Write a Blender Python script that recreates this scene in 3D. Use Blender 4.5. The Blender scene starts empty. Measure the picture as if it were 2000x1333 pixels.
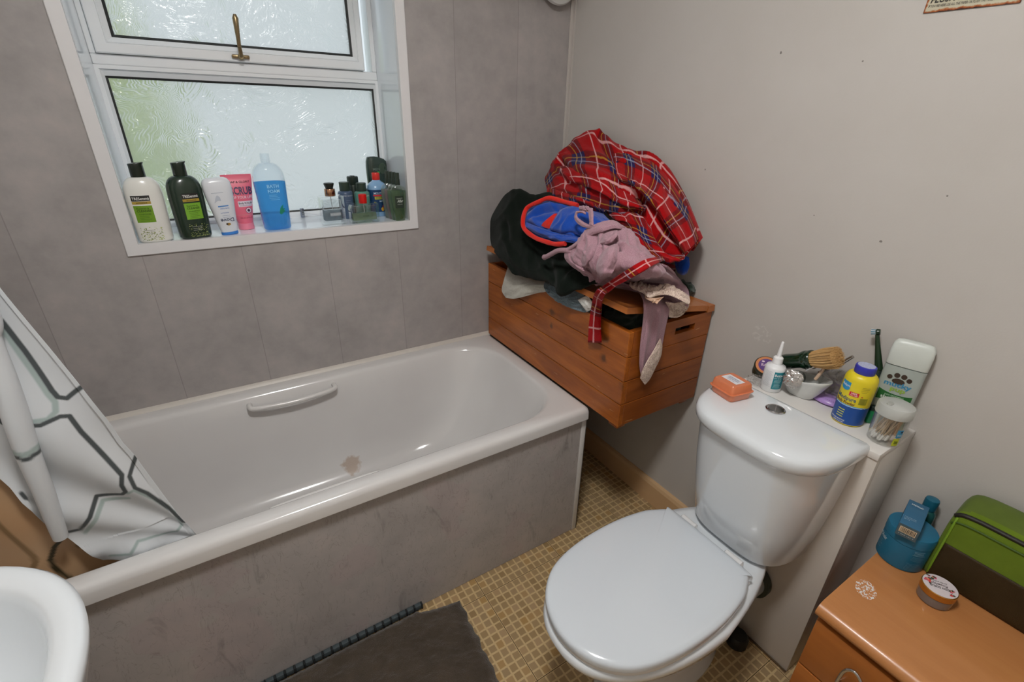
import bpy, bmesh, math, random
from mathutils import Vector, Matrix, noise
R = math.radians
PI = math.pi
C = bpy.context.scene.collection
random.seed(7)

# ---------------------------------------------------------------- materials
def lin(c):
    return tuple((x / 12.92 if x <= 0.04045 else ((x + 0.055) / 1.055) ** 2.4) for x in (v / 255 for v in c))

class NT:
    """thin wrapper to write node trees compactly"""
    def __init__(s, name):
        s.m = bpy.data.materials.new(name); s.m.use_nodes = True
        s.t = s.m.node_tree; s.n = s.t.nodes; s.l = s.t.links
        s.b = s.n['Principled BSDF']; s.out = s.n['Material Output']
    def new(s, typ, **kw):
        nd = s.n.new(typ)
        for k, v in kw.items():
            if k.startswith('i_'):
                key = k[2:]; key = int(key) if key.isdigit() else key.replace('_', ' ')
                if hasattr(v, 'is_output') or isinstance(v, bpy.types.NodeSocket): s.l.new(v, nd.inputs[key])
                else: nd.inputs[key].default_value = v
            else: setattr(nd, k, v)
        return nd
    def math(s, op, a, b=0.0, c=None):
        nd = s.n.new('ShaderNodeMath'); nd.operation = op
        for i, v in enumerate((a, b) if c is None else (a, b, c)):
            if isinstance(v, bpy.types.NodeSocket): s.l.new(v, nd.inputs[i])
            else: nd.inputs[i].default_value = v
        return nd.outputs[0]
    def mix(s, f, a, b):
        nd = s.n.new('ShaderNodeMix'); nd.data_type = 'RGBA'
        for i, v in ((0, f), (6, a), (7, b)):
            if isinstance(v, bpy.types.NodeSocket): s.l.new(v, nd.inputs[i])
            elif i == 0: nd.inputs[0].default_value = v
            else: nd.inputs[i].default_value = (*v, 1)
        return nd.outputs[2]
    def ramp(s, f, stops):
        nd = s.n.new('ShaderNodeValToRGB'); e = nd.color_ramp.elements
        while len(e) < len(stops): e.new(0.5)
        for el, (p, c) in zip(e, stops): el.position = p; el.color = (*c, 1) if len(c) == 3 else c
        s.l.new(f, nd.inputs[0]); return nd.outputs[0]
    def obj(s):
        return s.new('ShaderNodeTexCoord').outputs['Object']
    def sep(s, v):
        return s.new('ShaderNodeSeparateXYZ', i_0=v).outputs
    def mapping(s, v, scale=(1, 1, 1), loc=(0, 0, 0), rot=(0, 0, 0)):
        return s.new('ShaderNodeMapping', i_0=v, i_Scale=scale, i_Location=loc, i_Rotation=rot).outputs[0]
    def noise(s, v, scale, detail=4, rough=.55, dist=0.0, out=0):
        return s.new('ShaderNodeTexNoise', i_Vector=v, i_Scale=scale, i_Detail=detail, i_Roughness=rough, i_Distortion=dist).outputs[out]
    def bump(s, h, strength=.3, dist=.01):
        nd = s.new('ShaderNodeBump', i_Height=h, i_Strength=strength, i_Distance=dist)
        s.l.new(nd.outputs[0], s.b.inputs['Normal']); return nd
    def col(s, c):
        if isinstance(c, bpy.types.NodeSocket): s.l.new(c, s.b.inputs['Base Color'])
        else: s.b.inputs['Base Color'].default_value = (*c, 1)
    def set(s, **k):
        for a, v in k.items():
            key = {'rough': 'Roughness', 'metal': 'Metallic', 'spec': 'Specular IOR Level', 'coat': 'Coat Weight', 'sheen': 'Sheen Weight',
                   'trans': 'Transmission Weight', 'ior': 'IOR', 'alpha': 'Alpha', 'sss': 'Subsurface Weight'}[a]
            if isinstance(v, bpy.types.NodeSocket): s.l.new(v, s.b.inputs[key])
            else: s.b.inputs[key].default_value = v

_cache = {}
def pm(c, rough=.4, metal=0.0, spec=.5, coat=0.0, var=.06, scale=30.0, bump=0.0, sheen=0.0, name=None):
    """plain procedural surface: a colour with slight mottling"""
    key = (c, rough, metal, spec, coat, var, scale, bump, sheen)
    if key in _cache: return _cache[key]
    t = NT(name or 'surface_%d' % len(_cache)); a = lin(c)
    f = t.noise(t.obj(), scale)
    t.col(t.mix(f, tuple(x * (1 - var) for x in a), tuple(min(1, x * (1 + var)) for x in a)))
    t.set(rough=rough, metal=metal, spec=spec, coat=coat, sheen=sheen)
    if bump: t.bump(t.noise(t.obj(), scale * 8), bump, .002)
    _cache[key] = t.m; return t.m

def thin_glass(name, tint, refl=.12, milky=0.0):
    """thin clear plastic or glass wall: tinted see-through with a fresnel sheen"""
    t = NT(name); t.n.remove(t.b)
    tr = t.new('ShaderNodeBsdfTransparent', i_0=(*tint, 1)); gl = t.new('ShaderNodeBsdfGlossy', i_0=(1, 1, 1, 1), i_Roughness=.06)
    lw = t.new('ShaderNodeLayerWeight', i_Blend=.35)
    nz = t.noise(t.obj(), 60)
    f = t.math('ADD', t.math('MULTIPLY', lw.outputs['Facing'], .75), t.math('MULTIPLY', nz, refl))
    f = t.math('MINIMUM', t.math('POWER', f, 1.6), .8)
    mx = t.new('ShaderNodeMixShader', i_0=f, i_1=tr.outputs[0], i_2=gl.outputs[0])
    if milky:
        df = t.new('ShaderNodeBsdfDiffuse', i_0=(.8, .82, .8, 1)); tl = t.new('ShaderNodeBsdfTranslucent', i_0=(.8, .82, .8, 1))
        d2 = t.new('ShaderNodeMixShader', i_0=.5, i_1=df.outputs[0], i_2=tl.outputs[0])
        mx = t.new('ShaderNodeMixShader', i_0=milky, i_1=mx.outputs[0], i_2=d2.outputs[0])
    t.l.new(mx.outputs[0], t.out.inputs[0]); return t.m

# ---------------------------------------------------------------- mesh building
def sup(rx, ry, n=2.0, seg=40, cx=0, cy=0):
    out = []
    for i in range(seg):
        a = 2 * PI * i / seg; c, s_ = math.cos(a), math.sin(a)
        out.append((cx + rx * math.copysign(abs(c) ** (2 / n), c), cy + ry * math.copysign(abs(s_) ** (2 / n), s_)))
    return out

class MB:
    def __init__(s): s.v = []; s.f = []; s.mi = []; s.uv = {}
    def face(s, idx, m=0): s.f.append(tuple(idx)); s.mi.append(m)
    def loft(s, rings, m=0, cap=True, close=True):
        b0 = len(s.v); n = len(rings[0])
        for r in rings: s.v += [Vector(p) for p in r]
        for k in range(len(rings) - 1):
            for i in range(n if close else n - 1):
                j = (i + 1) % n; a = b0 + k * n
                s.face((a + i, a + j, a + n + j, a + n + i), m)
        if cap:
            s.face([b0 + i for i in range(n)][::-1], m); s.face([b0 + (len(rings) - 1) * n + i for i in range(n)], m)
        return s
    def secs(s, secs, seg=40, m=0, cap=True):
        """secs: (z, rx, ry, n[, cx, cy])"""
        return s.loft([[(x, y, q[0]) for x, y in sup(q[1], q[2], q[3], seg, *(q[4:6] if len(q) > 4 else (0, 0)))] for q in secs], m, cap)
    def lathe(s, prof, seg=32, m=0, cap=True, c=(0, 0, 0), rot=None):
        b0 = len(s.v)
        s.loft([[(r * math.cos(2 * PI * i / seg), r * math.sin(2 * PI * i / seg), z) for i in range(seg)] for r, z in prof], m, cap)
        for i in range(b0, len(s.v)):
            p = s.v[i]
            if rot is not None: p = rot @ p
            s.v[i] = p + Vector(c)
        return s
    def box(s, x0, x1, y0, y1, z0, z1, bev=0.0, m=0, seg=2, xf=None):
        bm = bmesh.new(); bmesh.ops.create_cube(bm, size=1)
        for v in bm.verts: v.co = Vector(((x0 + x1) / 2 + v.co.x * (x1 - x0), (y0 + y1) / 2 + v.co.y * (y1 - y0), (z0 + z1) / 2 + v.co.z * (z1 - z0)))
        if bev: bmesh.ops.bevel(bm, geom=bm.edges[:], offset=bev, segments=seg, profile=.5, affect='EDGES')
        return s.addbm(bm, m, xf)
    def addbm(s, bm, m=0, xf=None):
        b0 = len(s.v); bm.verts.index_update()
        s.v += [(xf @ v.co) if xf is not None else v.co.copy() for v in bm.verts]
        for f in bm.faces: s.face([b0 + v.index for v in f.verts], m)
        bm.free(); return s
    def tube(s, pts, r, seg=12, m=0, cap=True):
        pts = [Vector(p) for p in pts]; rr = r if isinstance(r, (list, tuple)) else [r] * len(pts)
        rings = []; up = None
        for i, p in enumerate(pts):
            d = (pts[min(i + 1, len(pts) - 1)] - pts[max(i - 1, 0)]).normalized()
            if up is None:
                up = d.orthogonal().normalized()
            up = (up - d * up.dot(d)).normalized(); sd = d.cross(up)
            rings.append([p + (up * math.cos(2 * PI * k / seg) + sd * math.sin(2 * PI * k / seg)) * rr[i] for k in range(seg)])
        return s.loft(rings, m, cap)
    def prism(s, poly, z0, z1, m=0):
        return s.loft([[(x, y, z0) for x, y in poly], [(x, y, z1) for x, y in poly]], m)
    def build(s, name, mats, parent=None, smooth=True, sharp=35, normals=True):
        me = bpy.data.meshes.new(name)
        me.from_pydata([tuple(v) for v in s.v], [], s.f)
        if not isinstance(mats, (list, tuple)): mats = [mats]
        for m in mats: me.materials.append(m)
        me.polygons.foreach_set('material_index', s.mi)
        if s.uv:
            ul = me.uv_layers.new(name='UVMap')
            for lp in me.loops: ul.data[lp.index].uv = s.uv.get(lp.vertex_index, (0, 0))
        if normals:
            bm = bmesh.new(); bm.from_mesh(me); bmesh.ops.recalc_face_normals(bm, faces=bm.faces[:]); bm.to_mesh(me); bm.free()
        if smooth:
            me.polygons.foreach_set('use_smooth', [True] * len(me.polygons)); me.set_sharp_from_angle(angle=R(sharp))
        me.update()
        o = bpy.data.objects.new(name, me); C.objects.link(o)
        if parent: o.parent = parent
        return o

def tag(o, label, cat, group=None):
    o['label'] = label; o['category'] = cat
    if group: o['group'] = group
    return o
def thing(name, label, cat, loc=(0, 0, 0), rz=0.0, group=None, rot=None):
    o = bpy.data.objects.new(name, None); C.objects.link(o); o.location = loc; o.empty_display_size = .05
    o.rotation_euler = rot if rot else (0, 0, rz)
    return tag(o, label, cat, group)
def struct(o):
    o['kind'] = 'structure'; return o

def cr(p0, p1, p2, p3, t):
    return .5 * ((2 * p1) + (p2 - p0) * t + (2 * p0 - 5 * p1 + 4 * p2 - p3) * t * t + (3 * p1 - p0 - 3 * p2 + p3) * t ** 3)
def spline(pts, n, closed=False):
    pts = [Vector(p) for p in pts]; k = len(pts); out = []
    segs = k if closed else k - 1
    for i in range(n if closed else n):
        t = i / n * segs if closed else i / (n - 1) * segs
        a = min(int(t), segs - 1); f = t - a
        g = (lambda j: pts[j % k]) if closed else (lambda j: pts[max(0, min(k - 1, j))])
        out.append(cr(g(a - 1), g(a), g(a + 1), g(a + 2), f))
    return out

def drape(mb, grid, nu=60, nv=60, thick=.006, wr=.006, fu=6.0, fv=14.0, seed=0, fine=.0015, uvw=None, m=0, uvo=(0, 0), edge=.0, skew=.35, creases=(), warp=0.0):
    """a cloth surface through a grid of points (rows of equal length), with folds, doubled into a closed sheet of real thickness"""
    rows = [spline(r, nu) for r in grid]
    P = [[None] * nu for _ in range(nv)]
    for i in range(nu):
        c = spline([r[i] for r in rows], nv)
        for j in range(nv): P[j][i] = c[j]
    N = [[None] * nu for _ in range(nv)]
    for j in range(nv):
        for i in range(nu):
            a = P[j][min(i + 1, nu - 1)] - P[j][max(i - 1, 0)]; b = P[min(j + 1, nv - 1)][i] - P[max(j - 1, 0)][i]
            nn = a.cross(b); N[j][i] = nn.normalized() if nn.length > 1e-12 else Vector((0, -1, 0))
    # which side looks at the room: towards -x, -y, +z
    sgn = sum((n.dot(Vector((-.5, -.6, .6))) for r in N for n in r)); sg = 1 if sgn > 0 else -1
    u_len = uvw[0] if uvw else sum((P[nv // 2][i + 1] - P[nv // 2][i]).length for i in range(nu - 1))
    v_len = uvw[1] if uvw else sum((P[j + 1][nu // 2] - P[j][nu // 2]).length for j in range(nv - 1))
    b0 = len(mb.v)
    for side in (1, 0):
        for j in range(nv):
            for i in range(nu):
                u, v = i / (nu - 1), j / (nv - 1)
                q = noise.noise_vector(Vector((u * 3, v * 3, seed))) * .35
                a = noise.noise(Vector(((u + q.x * .4) * fu + v * fu * skew, (v + q.y * .4) * fv - u * fv * skew, seed + 3.7)))
                b = noise.noise(Vector(((u + q.y) * fu * 2.3, (v + q.x) * fv * 2.1, seed + 9.1)))
                ridge = 1 - 2.2 * abs(a) ** .8
                h = wr * (ridge * .9 + b * .45) + fine * noise.noise(Vector((u * fu * 9, v * fv * 7, seed)))
                for pts, dep, wid in creases:
                    dd, sd = 9, 0
                    for a_, b_ in zip(pts, pts[1:]):
                        ab = b_ - a_; tt = max(0, min(1, (P[j][i] - a_).dot(ab) / ab.length_squared)); w_ = P[j][i] - a_ - ab * tt
                        if w_.length < dd: dd = w_.length; sd = 1 if ab.cross(w_).dot(N[j][i] * sg) > 0 else -1
                    k_ = sd * dd / wid
                    h += dep * (-math.exp(-(k_ * 1.7) ** 2) + .75 * math.exp(-((k_ - 1.35) * 1.3) ** 2) + .25 * math.exp(-((k_ + 1.5) * 1.1) ** 2))
                taper = min(1, min(u, 1 - u, v, 1 - v) * 6 + edge)
                p = P[j][i] + N[j][i] * sg * (h * taper + (0 if side else -thick))
                mb.uv[len(mb.v)] = (uvo[0] + u * u_len + warp * q.x, uvo[1] + v * v_len + warp * q.y)
                mb.v.append(p)
    n = nu * nv
    for j in range(nv - 1):
        for i in range(nu - 1):
            a = b0 + j * nu + i
            mb.face((a, a + 1, a + nu + 1, a + nu), m); mb.face((n + a + nu, n + a + nu + 1, n + a + 1, n + a), m)
    for i in range(nu - 1):
        for j in (0, nv - 1):
            a = b0 + j * nu + i; mb.face((a, a + 1, n + a + 1, n + a), m)
    for j in range(nv - 1):
        for i in (0, nu - 1):
            a = b0 + j * nu + i; mb.face((a, a + nu, n + a + nu, n + a), m)
    return mb

# ------------------------------------------------------- lettering and labels
_txt = {}
def text_flat(body, bold=0.0, italic=0.0):
    k = (body, bold, italic)
    if k in _txt: return _txt[k]
    cu = bpy.data.curves.new('lettering', 'FONT'); cu.body = body; cu.size = 1; cu.resolution_u = 2; cu.offset = bold; cu.shear = italic
    ob = bpy.data.objects.new('lettering', cu); C.objects.link(ob)
    bpy.context.view_layer.update()
    me = bpy.data.meshes.new_from_object(ob.evaluated_get(bpy.context.evaluated_depsgraph_get()))
    V = [(v.co.x, v.co.y) for v in me.vertices]; F = [tuple(p.vertices) for p in me.polygons]
    bpy.data.objects.remove(ob); bpy.data.curves.remove(cu); bpy.data.meshes.remove(me)
    _txt[k] = (V, F); return V, F
class Label:
    """flat print laid onto a surface: mp(x, z, lift) gives the point on the object"""
    def __init__(s, mp): s.mp = mp; s.mb = MB(); s.mats = []; s.lift = .0004
    def mat(s, c, rough=.5, metal=0):
        m = c if isinstance(c, bpy.types.Material) else pm(c, rough, metal)
        if m not in s.mats: s.mats.append(m)
        return s.mats.index(m)
    def rect(s, x0, x1, z0, z1, c, lift=0, n=10, rough=.5, metal=0):
        m = s.mat(c, rough, metal); b = len(s.mb.v)
        for j in range(5):
            for i in range(n + 1):
                s.mb.v.append(Vector(s.mp(x0 + (x1 - x0) * i / n, z0 + (z1 - z0) * j / 4, s.lift + lift)))
        for j in range(4):
            for i in range(n):
                a = b + j * (n + 1) + i; s.mb.face((a, a + 1, a + n + 2, a + n + 1), m)
    def poly(s, pts, c, lift=.0003):
        m = s.mat(c); b = len(s.mb.v); cx = sum(p[0] for p in pts) / len(pts); cz = sum(p[1] for p in pts) / len(pts)
        s.mb.v += [Vector(s.mp(x, z, s.lift + lift)) for x, z in pts] + [Vector(s.mp(cx, cz, s.lift + lift))]
        n = len(pts)
        for i in range(n): s.mb.face((b + i, b + (i + 1) % n, b + n), m)
    def band(s, xs, top, bot, c, lift=.0003):
        m = s.mat(c); b = len(s.mb.v); n = len(xs)
        for k in range(4): s.mb.v += [Vector(s.mp(x, bot(x) + (top(x) - bot(x)) * k / 3, s.lift + lift)) for x in xs]
        for k in range(3):
            for i in range(n - 1): a = b + k * n + i; s.mb.face((a, a + 1, a + n + 1, a + n), m)
    def disc(s, x, z, rx, rz, c, lift=.0003, n=20):
        s.poly([(x + rx * math.cos(2 * PI * i / n), z + rz * math.sin(2 * PI * i / n)) for i in range(n)], c, lift)
    def text(s, body, x0, x1, z, h, c, bold=.0, italic=0, lift=.0006, flip=False, wave=None, rough=.5, metal=0):
        """body between x0 and x1, base line at z, capital height h"""
        V, F = text_flat(body, bold, italic); m = s.mat(c, rough, metal); b = len(s.mb.v)
        xa = min(v[0] for v in V); xb = max(v[0] for v in V)
        for vx, vy in V:
            t = (vx - xa) / (xb - xa); x = x0 + (x1 - x0) * t; y = z + vy * h / .70
            if wave: y += wave(t)
            if flip: x = x0 + x1 - x; y = 2 * z + h - y
            s.mb.v.append(Vector(s.mp(x, y, s.lift + lift)))
        for f in F: s.mb.face([b + i for i in f], m)
    def lines(s, x0, x1, z1, z0, n, c, th=.0009, seed=1):
        rnd = random.Random(seed)
        for i in range(n):
            z = z1 + (z0 - z1) * i / max(1, n - 1); s.rect(x0 + rnd.random() * .1 * (x1 - x0), x1 - rnd.random() * .3 * (x1 - x0), z, z + th, c, .0003, 5)
    def build(s, parent, name='label'):
        return s.mb.build(name, s.mats, parent, smooth=True, normals=False)
def surf(secs):
    """front (-y) surface of a lofted bottle"""
    def mp(x, z, lift):
        q0 = secs[0]; q1 = secs[-1]
        for a, b in zip(secs, secs[1:]):
            if a[0] <= z <= b[0]: q0, q1 = a, b; break
        t = max(0, min(1, (z - q0[0]) / max(1e-6, q1[0] - q0[0]))); g = lambda i: q0[i] + (q1[i] - q0[i]) * t
        rx, ry, n = g(1), g(2), g(3); cx = (q0[4] + (q1[4] - q0[4]) * t) if len(q0) > 4 else 0; cy = (q0[5] + (q1[5] - q0[5]) * t) if len(q0) > 4 else 0
        f = min(.995, abs((x - cx) / rx)); y = ry * (1 - f ** n) ** (1 / n)
        return (x, cy - y - lift, z)
    return mp
def ring(secs, z0, z1, lift, seg=40):
    """sleeve around a lofted body between two heights"""
    def at(z):
        for a, b in zip(secs, secs[1:]):
            if a[0] <= z <= b[0]:
                t = (z - a[0]) / max(1e-6, b[0] - a[0]); return [a[i] + (b[i] - a[i]) * t for i in range(len(a))]
        return list(secs[-1])
    zs = sorted({z0, z1} | {q[0] for q in secs if z0 < q[0] < z1}); out = []
    for z in zs:
        q = at(z); q[0] = z; q[1] += lift; q[2] += lift; out.append(tuple(q))
    return out

# ---------------------------------------------------------------- special materials
def marble(name, base, var, grooves=None, streak=False):
    t = NT(name); o = t.obj(); x, y, z = t.sep(o)
    n1 = t.noise(o, 4.5, 6, .6); n2 = t.noise(o, 17, 5, .65)
    f = t.math('ADD', t.math('MULTIPLY', n1, .6), t.math('MULTIPLY', n2, .4))
    b = lin(base)
    c = t.ramp(f, [(.36, tuple(v * (1 - var) for v in b)), (.52, b), (.66, tuple(v * (1 + var * .8) * k for v, k in zip(b, (1.02, .99, .98))))])
    if streak:
        w = t.noise(t.mapping(o, (1, 1, .3), rot=(0, R(24), 0)), 15, 5, .6, 1.2)
        c = t.mix(t.ramp(w, [(.60, (0, 0, 0)), (.72, (.42, .42, .42))]), c, lin((92, 90, 84)))
        w2 = t.noise(t.mapping(o, (1, 1, .35), rot=(0, R(-20), 0)), 30, 3, .5, 2.0)
        c = t.mix(t.ramp(w2, [(.487, (0, 0, 0)), (.5, (.4, .4, .4)), (.513, (0, 0, 0))]), c, lin((120, 108, 98)))
        w3 = t.noise(o, 5, 2); c = t.mix(t.math('MULTIPLY', t.math('GREATER_THAN', w3, .6), .12), c, lin((175, 140, 150)))
    rough = .42
    if grooves:
        x0, pitch = grooves
        d = t.math('ABSOLUTE', t.math('SUBTRACT', t.math('FRACT', t.math('DIVIDE', t.math('ADD', x, -x0 + pitch * 40.5), pitch)), .5))
        g = t.math('LESS_THAN', d, .0012 / pitch)
        c = t.mix(t.math('MULTIPLY', g, .30), c, lin((88, 84, 82)))
        # each board takes its own slight tone
        k = t.math('FLOOR', t.math('DIVIDE', t.math('ADD', x, -x0 + pitch * 40), pitch))
        wn = t.new('ShaderNodeTexWhiteNoise', noise_dimensions='1D'); t.l.new(k, wn.inputs['W'])
        c = t.mix(t.math('MULTIPLY', wn.outputs[0], .16), c, lin((126, 118, 116)))
    t.col(c); t.set(rough=rough, spec=.35); return t.m

def wood(name, base, dark, axis='y', scale=1.0, knots=(), rough=.35, contrast=.5, worn=0.0):
    t = NT(name); o = t.obj()
    st = {'x': (.12, 1, 1), 'y': (1, .12, 1), 'z': (1, 1, .12)}[axis]
    v = t.mapping(o, tuple(k * scale for k in st))
    n = t.noise(v, 26, 5, .6, .6); n2 = t.noise(v, 90, 3, .6); n3 = t.noise(o, 3.5, 2)
    f = t.math('ADD', t.math('ADD', t.math('MULTIPLY', n, .55), t.math('MULTIPLY', n2, .25)), t.math('MULTIPLY', n3, .25))
    a, b = lin(base), lin(dark)
    mid = tuple((p + q) / 2 for p, q in zip(a, b))
    c = t.ramp(f, [(.5 - contrast * .28, b), (.52, mid), (.5 + contrast * .3, a)])
    if knots:
        acc = None; wob = t.noise(o, 60, 2)
        for k in knots:
            sc = t.mapping(o, tuple(1 / r for r in k[1]), tuple(-p / r for p, r in zip(k[0], k[1])))
            ln = t.new('ShaderNodeVectorMath', operation='LENGTH', i_0=sc).outputs['Value']
            d = t.math('ADD', ln, t.math('MULTIPLY', t.math('SUBTRACT', wob, .5), 1.2))
            mk = t.new('ShaderNodeMapRange', i_0=d, i_1=.35, i_2=1.15, i_3=1.0, i_4=0.0).outputs[0]
            acc = mk if acc is None else t.math('MAXIMUM', acc, mk)
        c = t.mix(t.math('MULTIPLY', acc, .8), c, lin((74, 44, 24)))
    if worn:
        wv = t.noise(t.mapping(o, st), 120, 2, .5)
        c = t.mix(t.math('MULTIPLY', t.math('GREATER_THAN', wv, .735), worn), c, lin((216, 170, 120)))
    t.col(c); t.set(rough=rough, spec=.4, coat=.12)
    t.bump(n2, .12, .001); return t.m

def wall_paint():
    t = NT('painted_wall'); o = t.obj(); x, y, z = t.sep(o)
    n = t.noise(o, 2.2, 5, .6); n2 = t.noise(o, 220, 2)
    c = t.ramp(n, [(.3, lin((193, 188, 182))), (.7, lin((200, 196, 191)))])
    acc = None
    for (py, pz), r, rz in (((-1.212, 1.187), .0035, .003), ((-.861, 1.593), .003, .004), ((-1.06, 1.56), .002, .002), ((-1.30, 1.30), .002, .002), ((-.70, 1.30), .0018, .003), ((-1.05, 1.22), .0016, .0016)):
        v = t.mapping(o, (0, 1 / r, 1 / rz), (0, -py / r, -pz / rz))
        ln = t.new('ShaderNodeVectorMath', operation='LENGTH', i_0=v).outputs['Value']
        mk = t.math('LESS_THAN', t.math('ADD', ln, t.math('MULTIPLY', t.noise(o, 300, 1), .8)), 1.3)
        acc = mk if acc is None else t.math('MAXIMUM', acc, mk)
    c = t.mix(t.math('MULTIPLY', acc, .75), c, lin((92, 84, 78)))
    # a patch of chipped, filled paint
    v = t.mapping(o, (0, 1 / .035, 1 / .03), (0, 1.0 / .035, -.862 / .03))
    ln = t.new('ShaderNodeVectorMath', operation='LENGTH', i_0=v).outputs['Value']
    ch = t.math('MULTIPLY', t.math('LESS_THAN', t.math('ADD', ln, t.math('MULTIPLY', t.noise(o, 40, 2), 1.6)), 1.7), t.math('GREATER_THAN', t.noise(o, 90, 3), .55))
    c = t.mix(t.math('MULTIPLY', ch, .3), c, lin((224, 221, 216)))
    t.col(c); t.set(rough=.55, spec=.25); t.bump(t.math('ADD', n2, ch), .1, .002); return t.m

def floor_mat():
    t = NT('mosaic_vinyl'); o = t.obj(); P = .0256; x, y, z = t.sep(o)
    wob = t.noise(o, 45, 2, out=1); wx, wy, wz = t.sep(wob)
    gx = t.math('ADD', t.math('ADD', x, .803 + P * 400), t.math('MULTIPLY', t.math('SUBTRACT', wx, .5), .004))
    gy = t.math('ADD', t.math('ADD', y, .755 + P * 400), t.math('MULTIPLY', t.math('SUBTRACT', wy, .5), .004))
    def line(g, pitch, w):
        d = t.math('ABSOLUTE', t.math('SUBTRACT', t.math('FRACT', t.math('ADD', t.math('DIVIDE', g, pitch), .5)), .5))
        return t.math('LESS_THAN', d, w / pitch)
    grout = t.math('MAXIMUM', line(gx, P, .0027), line(gy, P, .0027))
    k = t.new('ShaderNodeCombineXYZ', i_0=t.math('FLOOR', t.math('DIVIDE', gx, P)), i_1=t.math('FLOOR', t.math('DIVIDE', gy, P))).outputs[0]
    wn = t.new('ShaderNodeTexWhiteNoise', noise_dimensions='2D', i_Vector=k)
    tile = t.ramp(wn.outputs[0], [(0, lin((146, 120, 82))), (.35, lin((164, 138, 100))), (.6, lin((156, 132, 98))), (.85, lin((174, 146, 110))), (1, lin((170, 134, 80)))])
    n = t.noise(o, 70, 4)
    tile = t.mix(t.math('MULTIPLY', n, .3), tile, lin((176, 148, 108)))
    c = t.mix(t.math('MULTIPLY', grout, .85), tile, lin((208, 182, 136)))
    sx = t.math('ADD', x, .803 + .3072 * 40); sy = t.math('ADD', y, .755 + .3072 * 40)
    seam = t.math('MAXIMUM', line(sx, .3072, .0011), line(sy, .3072, .0011))
    c = t.mix(seam, c, lin((84, 66, 38)))
    t.col(c); t.set(rough=.45, spec=.35); t.bump(t.math('SUBTRACT', 1.0, grout), .15, .001); return t.m

M_PVC = pm((238, 241, 243), .22, var=.015, scale=6)
M_GLOSS = pm((221, 226, 230), .12, var=.01, scale=4, coat=.6, name='white_glaze')
M_BOARD = pm((214, 210, 204), .35, var=.03, scale=5)
M_CHROME = pm((200, 200, 202), .12, 1.0, name='chrome')
M_BLACKP = pm((26, 30, 27), .35, var=.1)
M_GASKET = pm((28, 32, 32), .5)

# ---------------------------------------------------------------- room shell
X_L, Y_F, Z_C = -2.075, -2.25, 2.32
mb = MB().box(X_L - .1, .1, Y_F - .1, .3, -.06, 0)
struct(mb.build('floor', floor_mat()))
mb = MB().box(X_L - .1, .1, Y_F - .1, .3, Z_C, Z_C + .06)
struct(mb.build('ceiling', pm((228, 226, 222), .7)))
WX0, WX1, WZ0, WZ1 = -1.505, -.697, 1.085, 2.06
mb = MB()
for a in ((X_L, WX0 - .008, 0, Z_C), (WX1 + .008, 0, 0, Z_C), (WX0 - .008, WX1 + .008, 0, WZ0 - .008), (WX0 - .008, WX1 + .008, WZ1 + .008, Z_C)):
    mb.box(a[0], a[1], 0, .30, a[2], a[3])
struct(mb.build('wall_back', marble('wall_panelling', (170, 165, 163), .17, (-1.252, .252)), smooth=False))
struct(MB().box(0, .1, Y_F, .30, 0, Z_C).build('wall_right', wall_paint()))
struct(MB().box(X_L - .1, X_L, Y_F, .30, 0, Z_C).build('wall_left', pm((205, 200, 194), .5)))
struct(MB().box(X_L, 0, Y_F - .1, Y_F, 0, Z_C).build('wall_front', pm((205, 200, 194), .5)))
# corner strip between panelling and paint, skirting
mb = MB().box(-.016, 0, -.004, 0, .56, Z_C, .0012); mb.box(-.004, 0, -.016, 0, .56, Z_C, .0012); struct(mb.build('trim_1', pm((196, 190, 184), .3)))
mb = MB().loft([[(-.018, y, 0), (-.018, y, .088), (-.012, y, .1), (-.004, y, .105), (0, y, .105), (0, y, 0)] for y in (-1.056, 0)])
struct(mb.build('baseboard_right', pm((212, 176, 134), .4, var=.05, scale=9), sharp=20))
struct(MB().box(-.03, 0, -.68, -.01, .53, .566).build('trim_2', M_BOARD))

# ---------------------------------------------------------------- window
def frame_ring(mb, loops, m=0):
    """loops (x0,x1,z0,z1,y) joined into a closed mitred frame"""
    rr_ = [[(a, y, c), (b, y, c), (b, y, d), (a, y, d)] for a, b, c, d, y in loops]
    return mb.loft(rr_ + [rr_[0]], m, cap=False)
win = bpy.data.objects.new('window_1', None); C.objects.link(win); win.location = (-1.1, .23, 1.085); struct(win)
def wpart(mb, name, mats, parent=None, **k):
    for i, v in enumerate(mb.v): mb.v[i] = v - Vector(win.location)
    return mb.build(name, mats, parent or win, **k)
mb = MB()
frame_ring(mb, [(WX0 - .008, WX1 + .008, WZ0 - .008, WZ1 + .008, -.002), (WX0, WX1, WZ0, WZ1, -.002), (WX0, WX1, WZ0, WZ1, .30), (WX0 - .008, WX1 + .008, WZ0 - .008, WZ1 + .008, .30)])
wpart(mb, 'reveal_lining', pm((234, 240, 245), .16, var=.02, scale=5, coat=.3), smooth=False)
mb = MB(); q = .031
frame_ring(mb, [(WX0 - q, WX1 + q, WZ0 - q, WZ1 + q, .0), (WX0 - q, WX1 + q, WZ0 - q, WZ1 + q, -.005), (WX0 - q + .002, WX1 + q - .002, WZ0 - q + .002, WZ1 + q - .002, -.007),
                (WX0 + .001, WX1 - .001, WZ0 + .001, WZ1 - .001, -.007), (WX0 + .001, WX1 - .001, WZ0 + .001, WZ1 - .001, .012), (WX0 - .004, WX1 + .004, WZ0 - .004, WZ1 + .004, .012)])
wpart(mb, 'surround', pm((226, 225, 226), .35, var=.02), smooth=False)
FY = .232
gx0, gx1, gz0, gz1 = -1.482, -.716, 1.108, 1.514
mb = MB()
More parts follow.
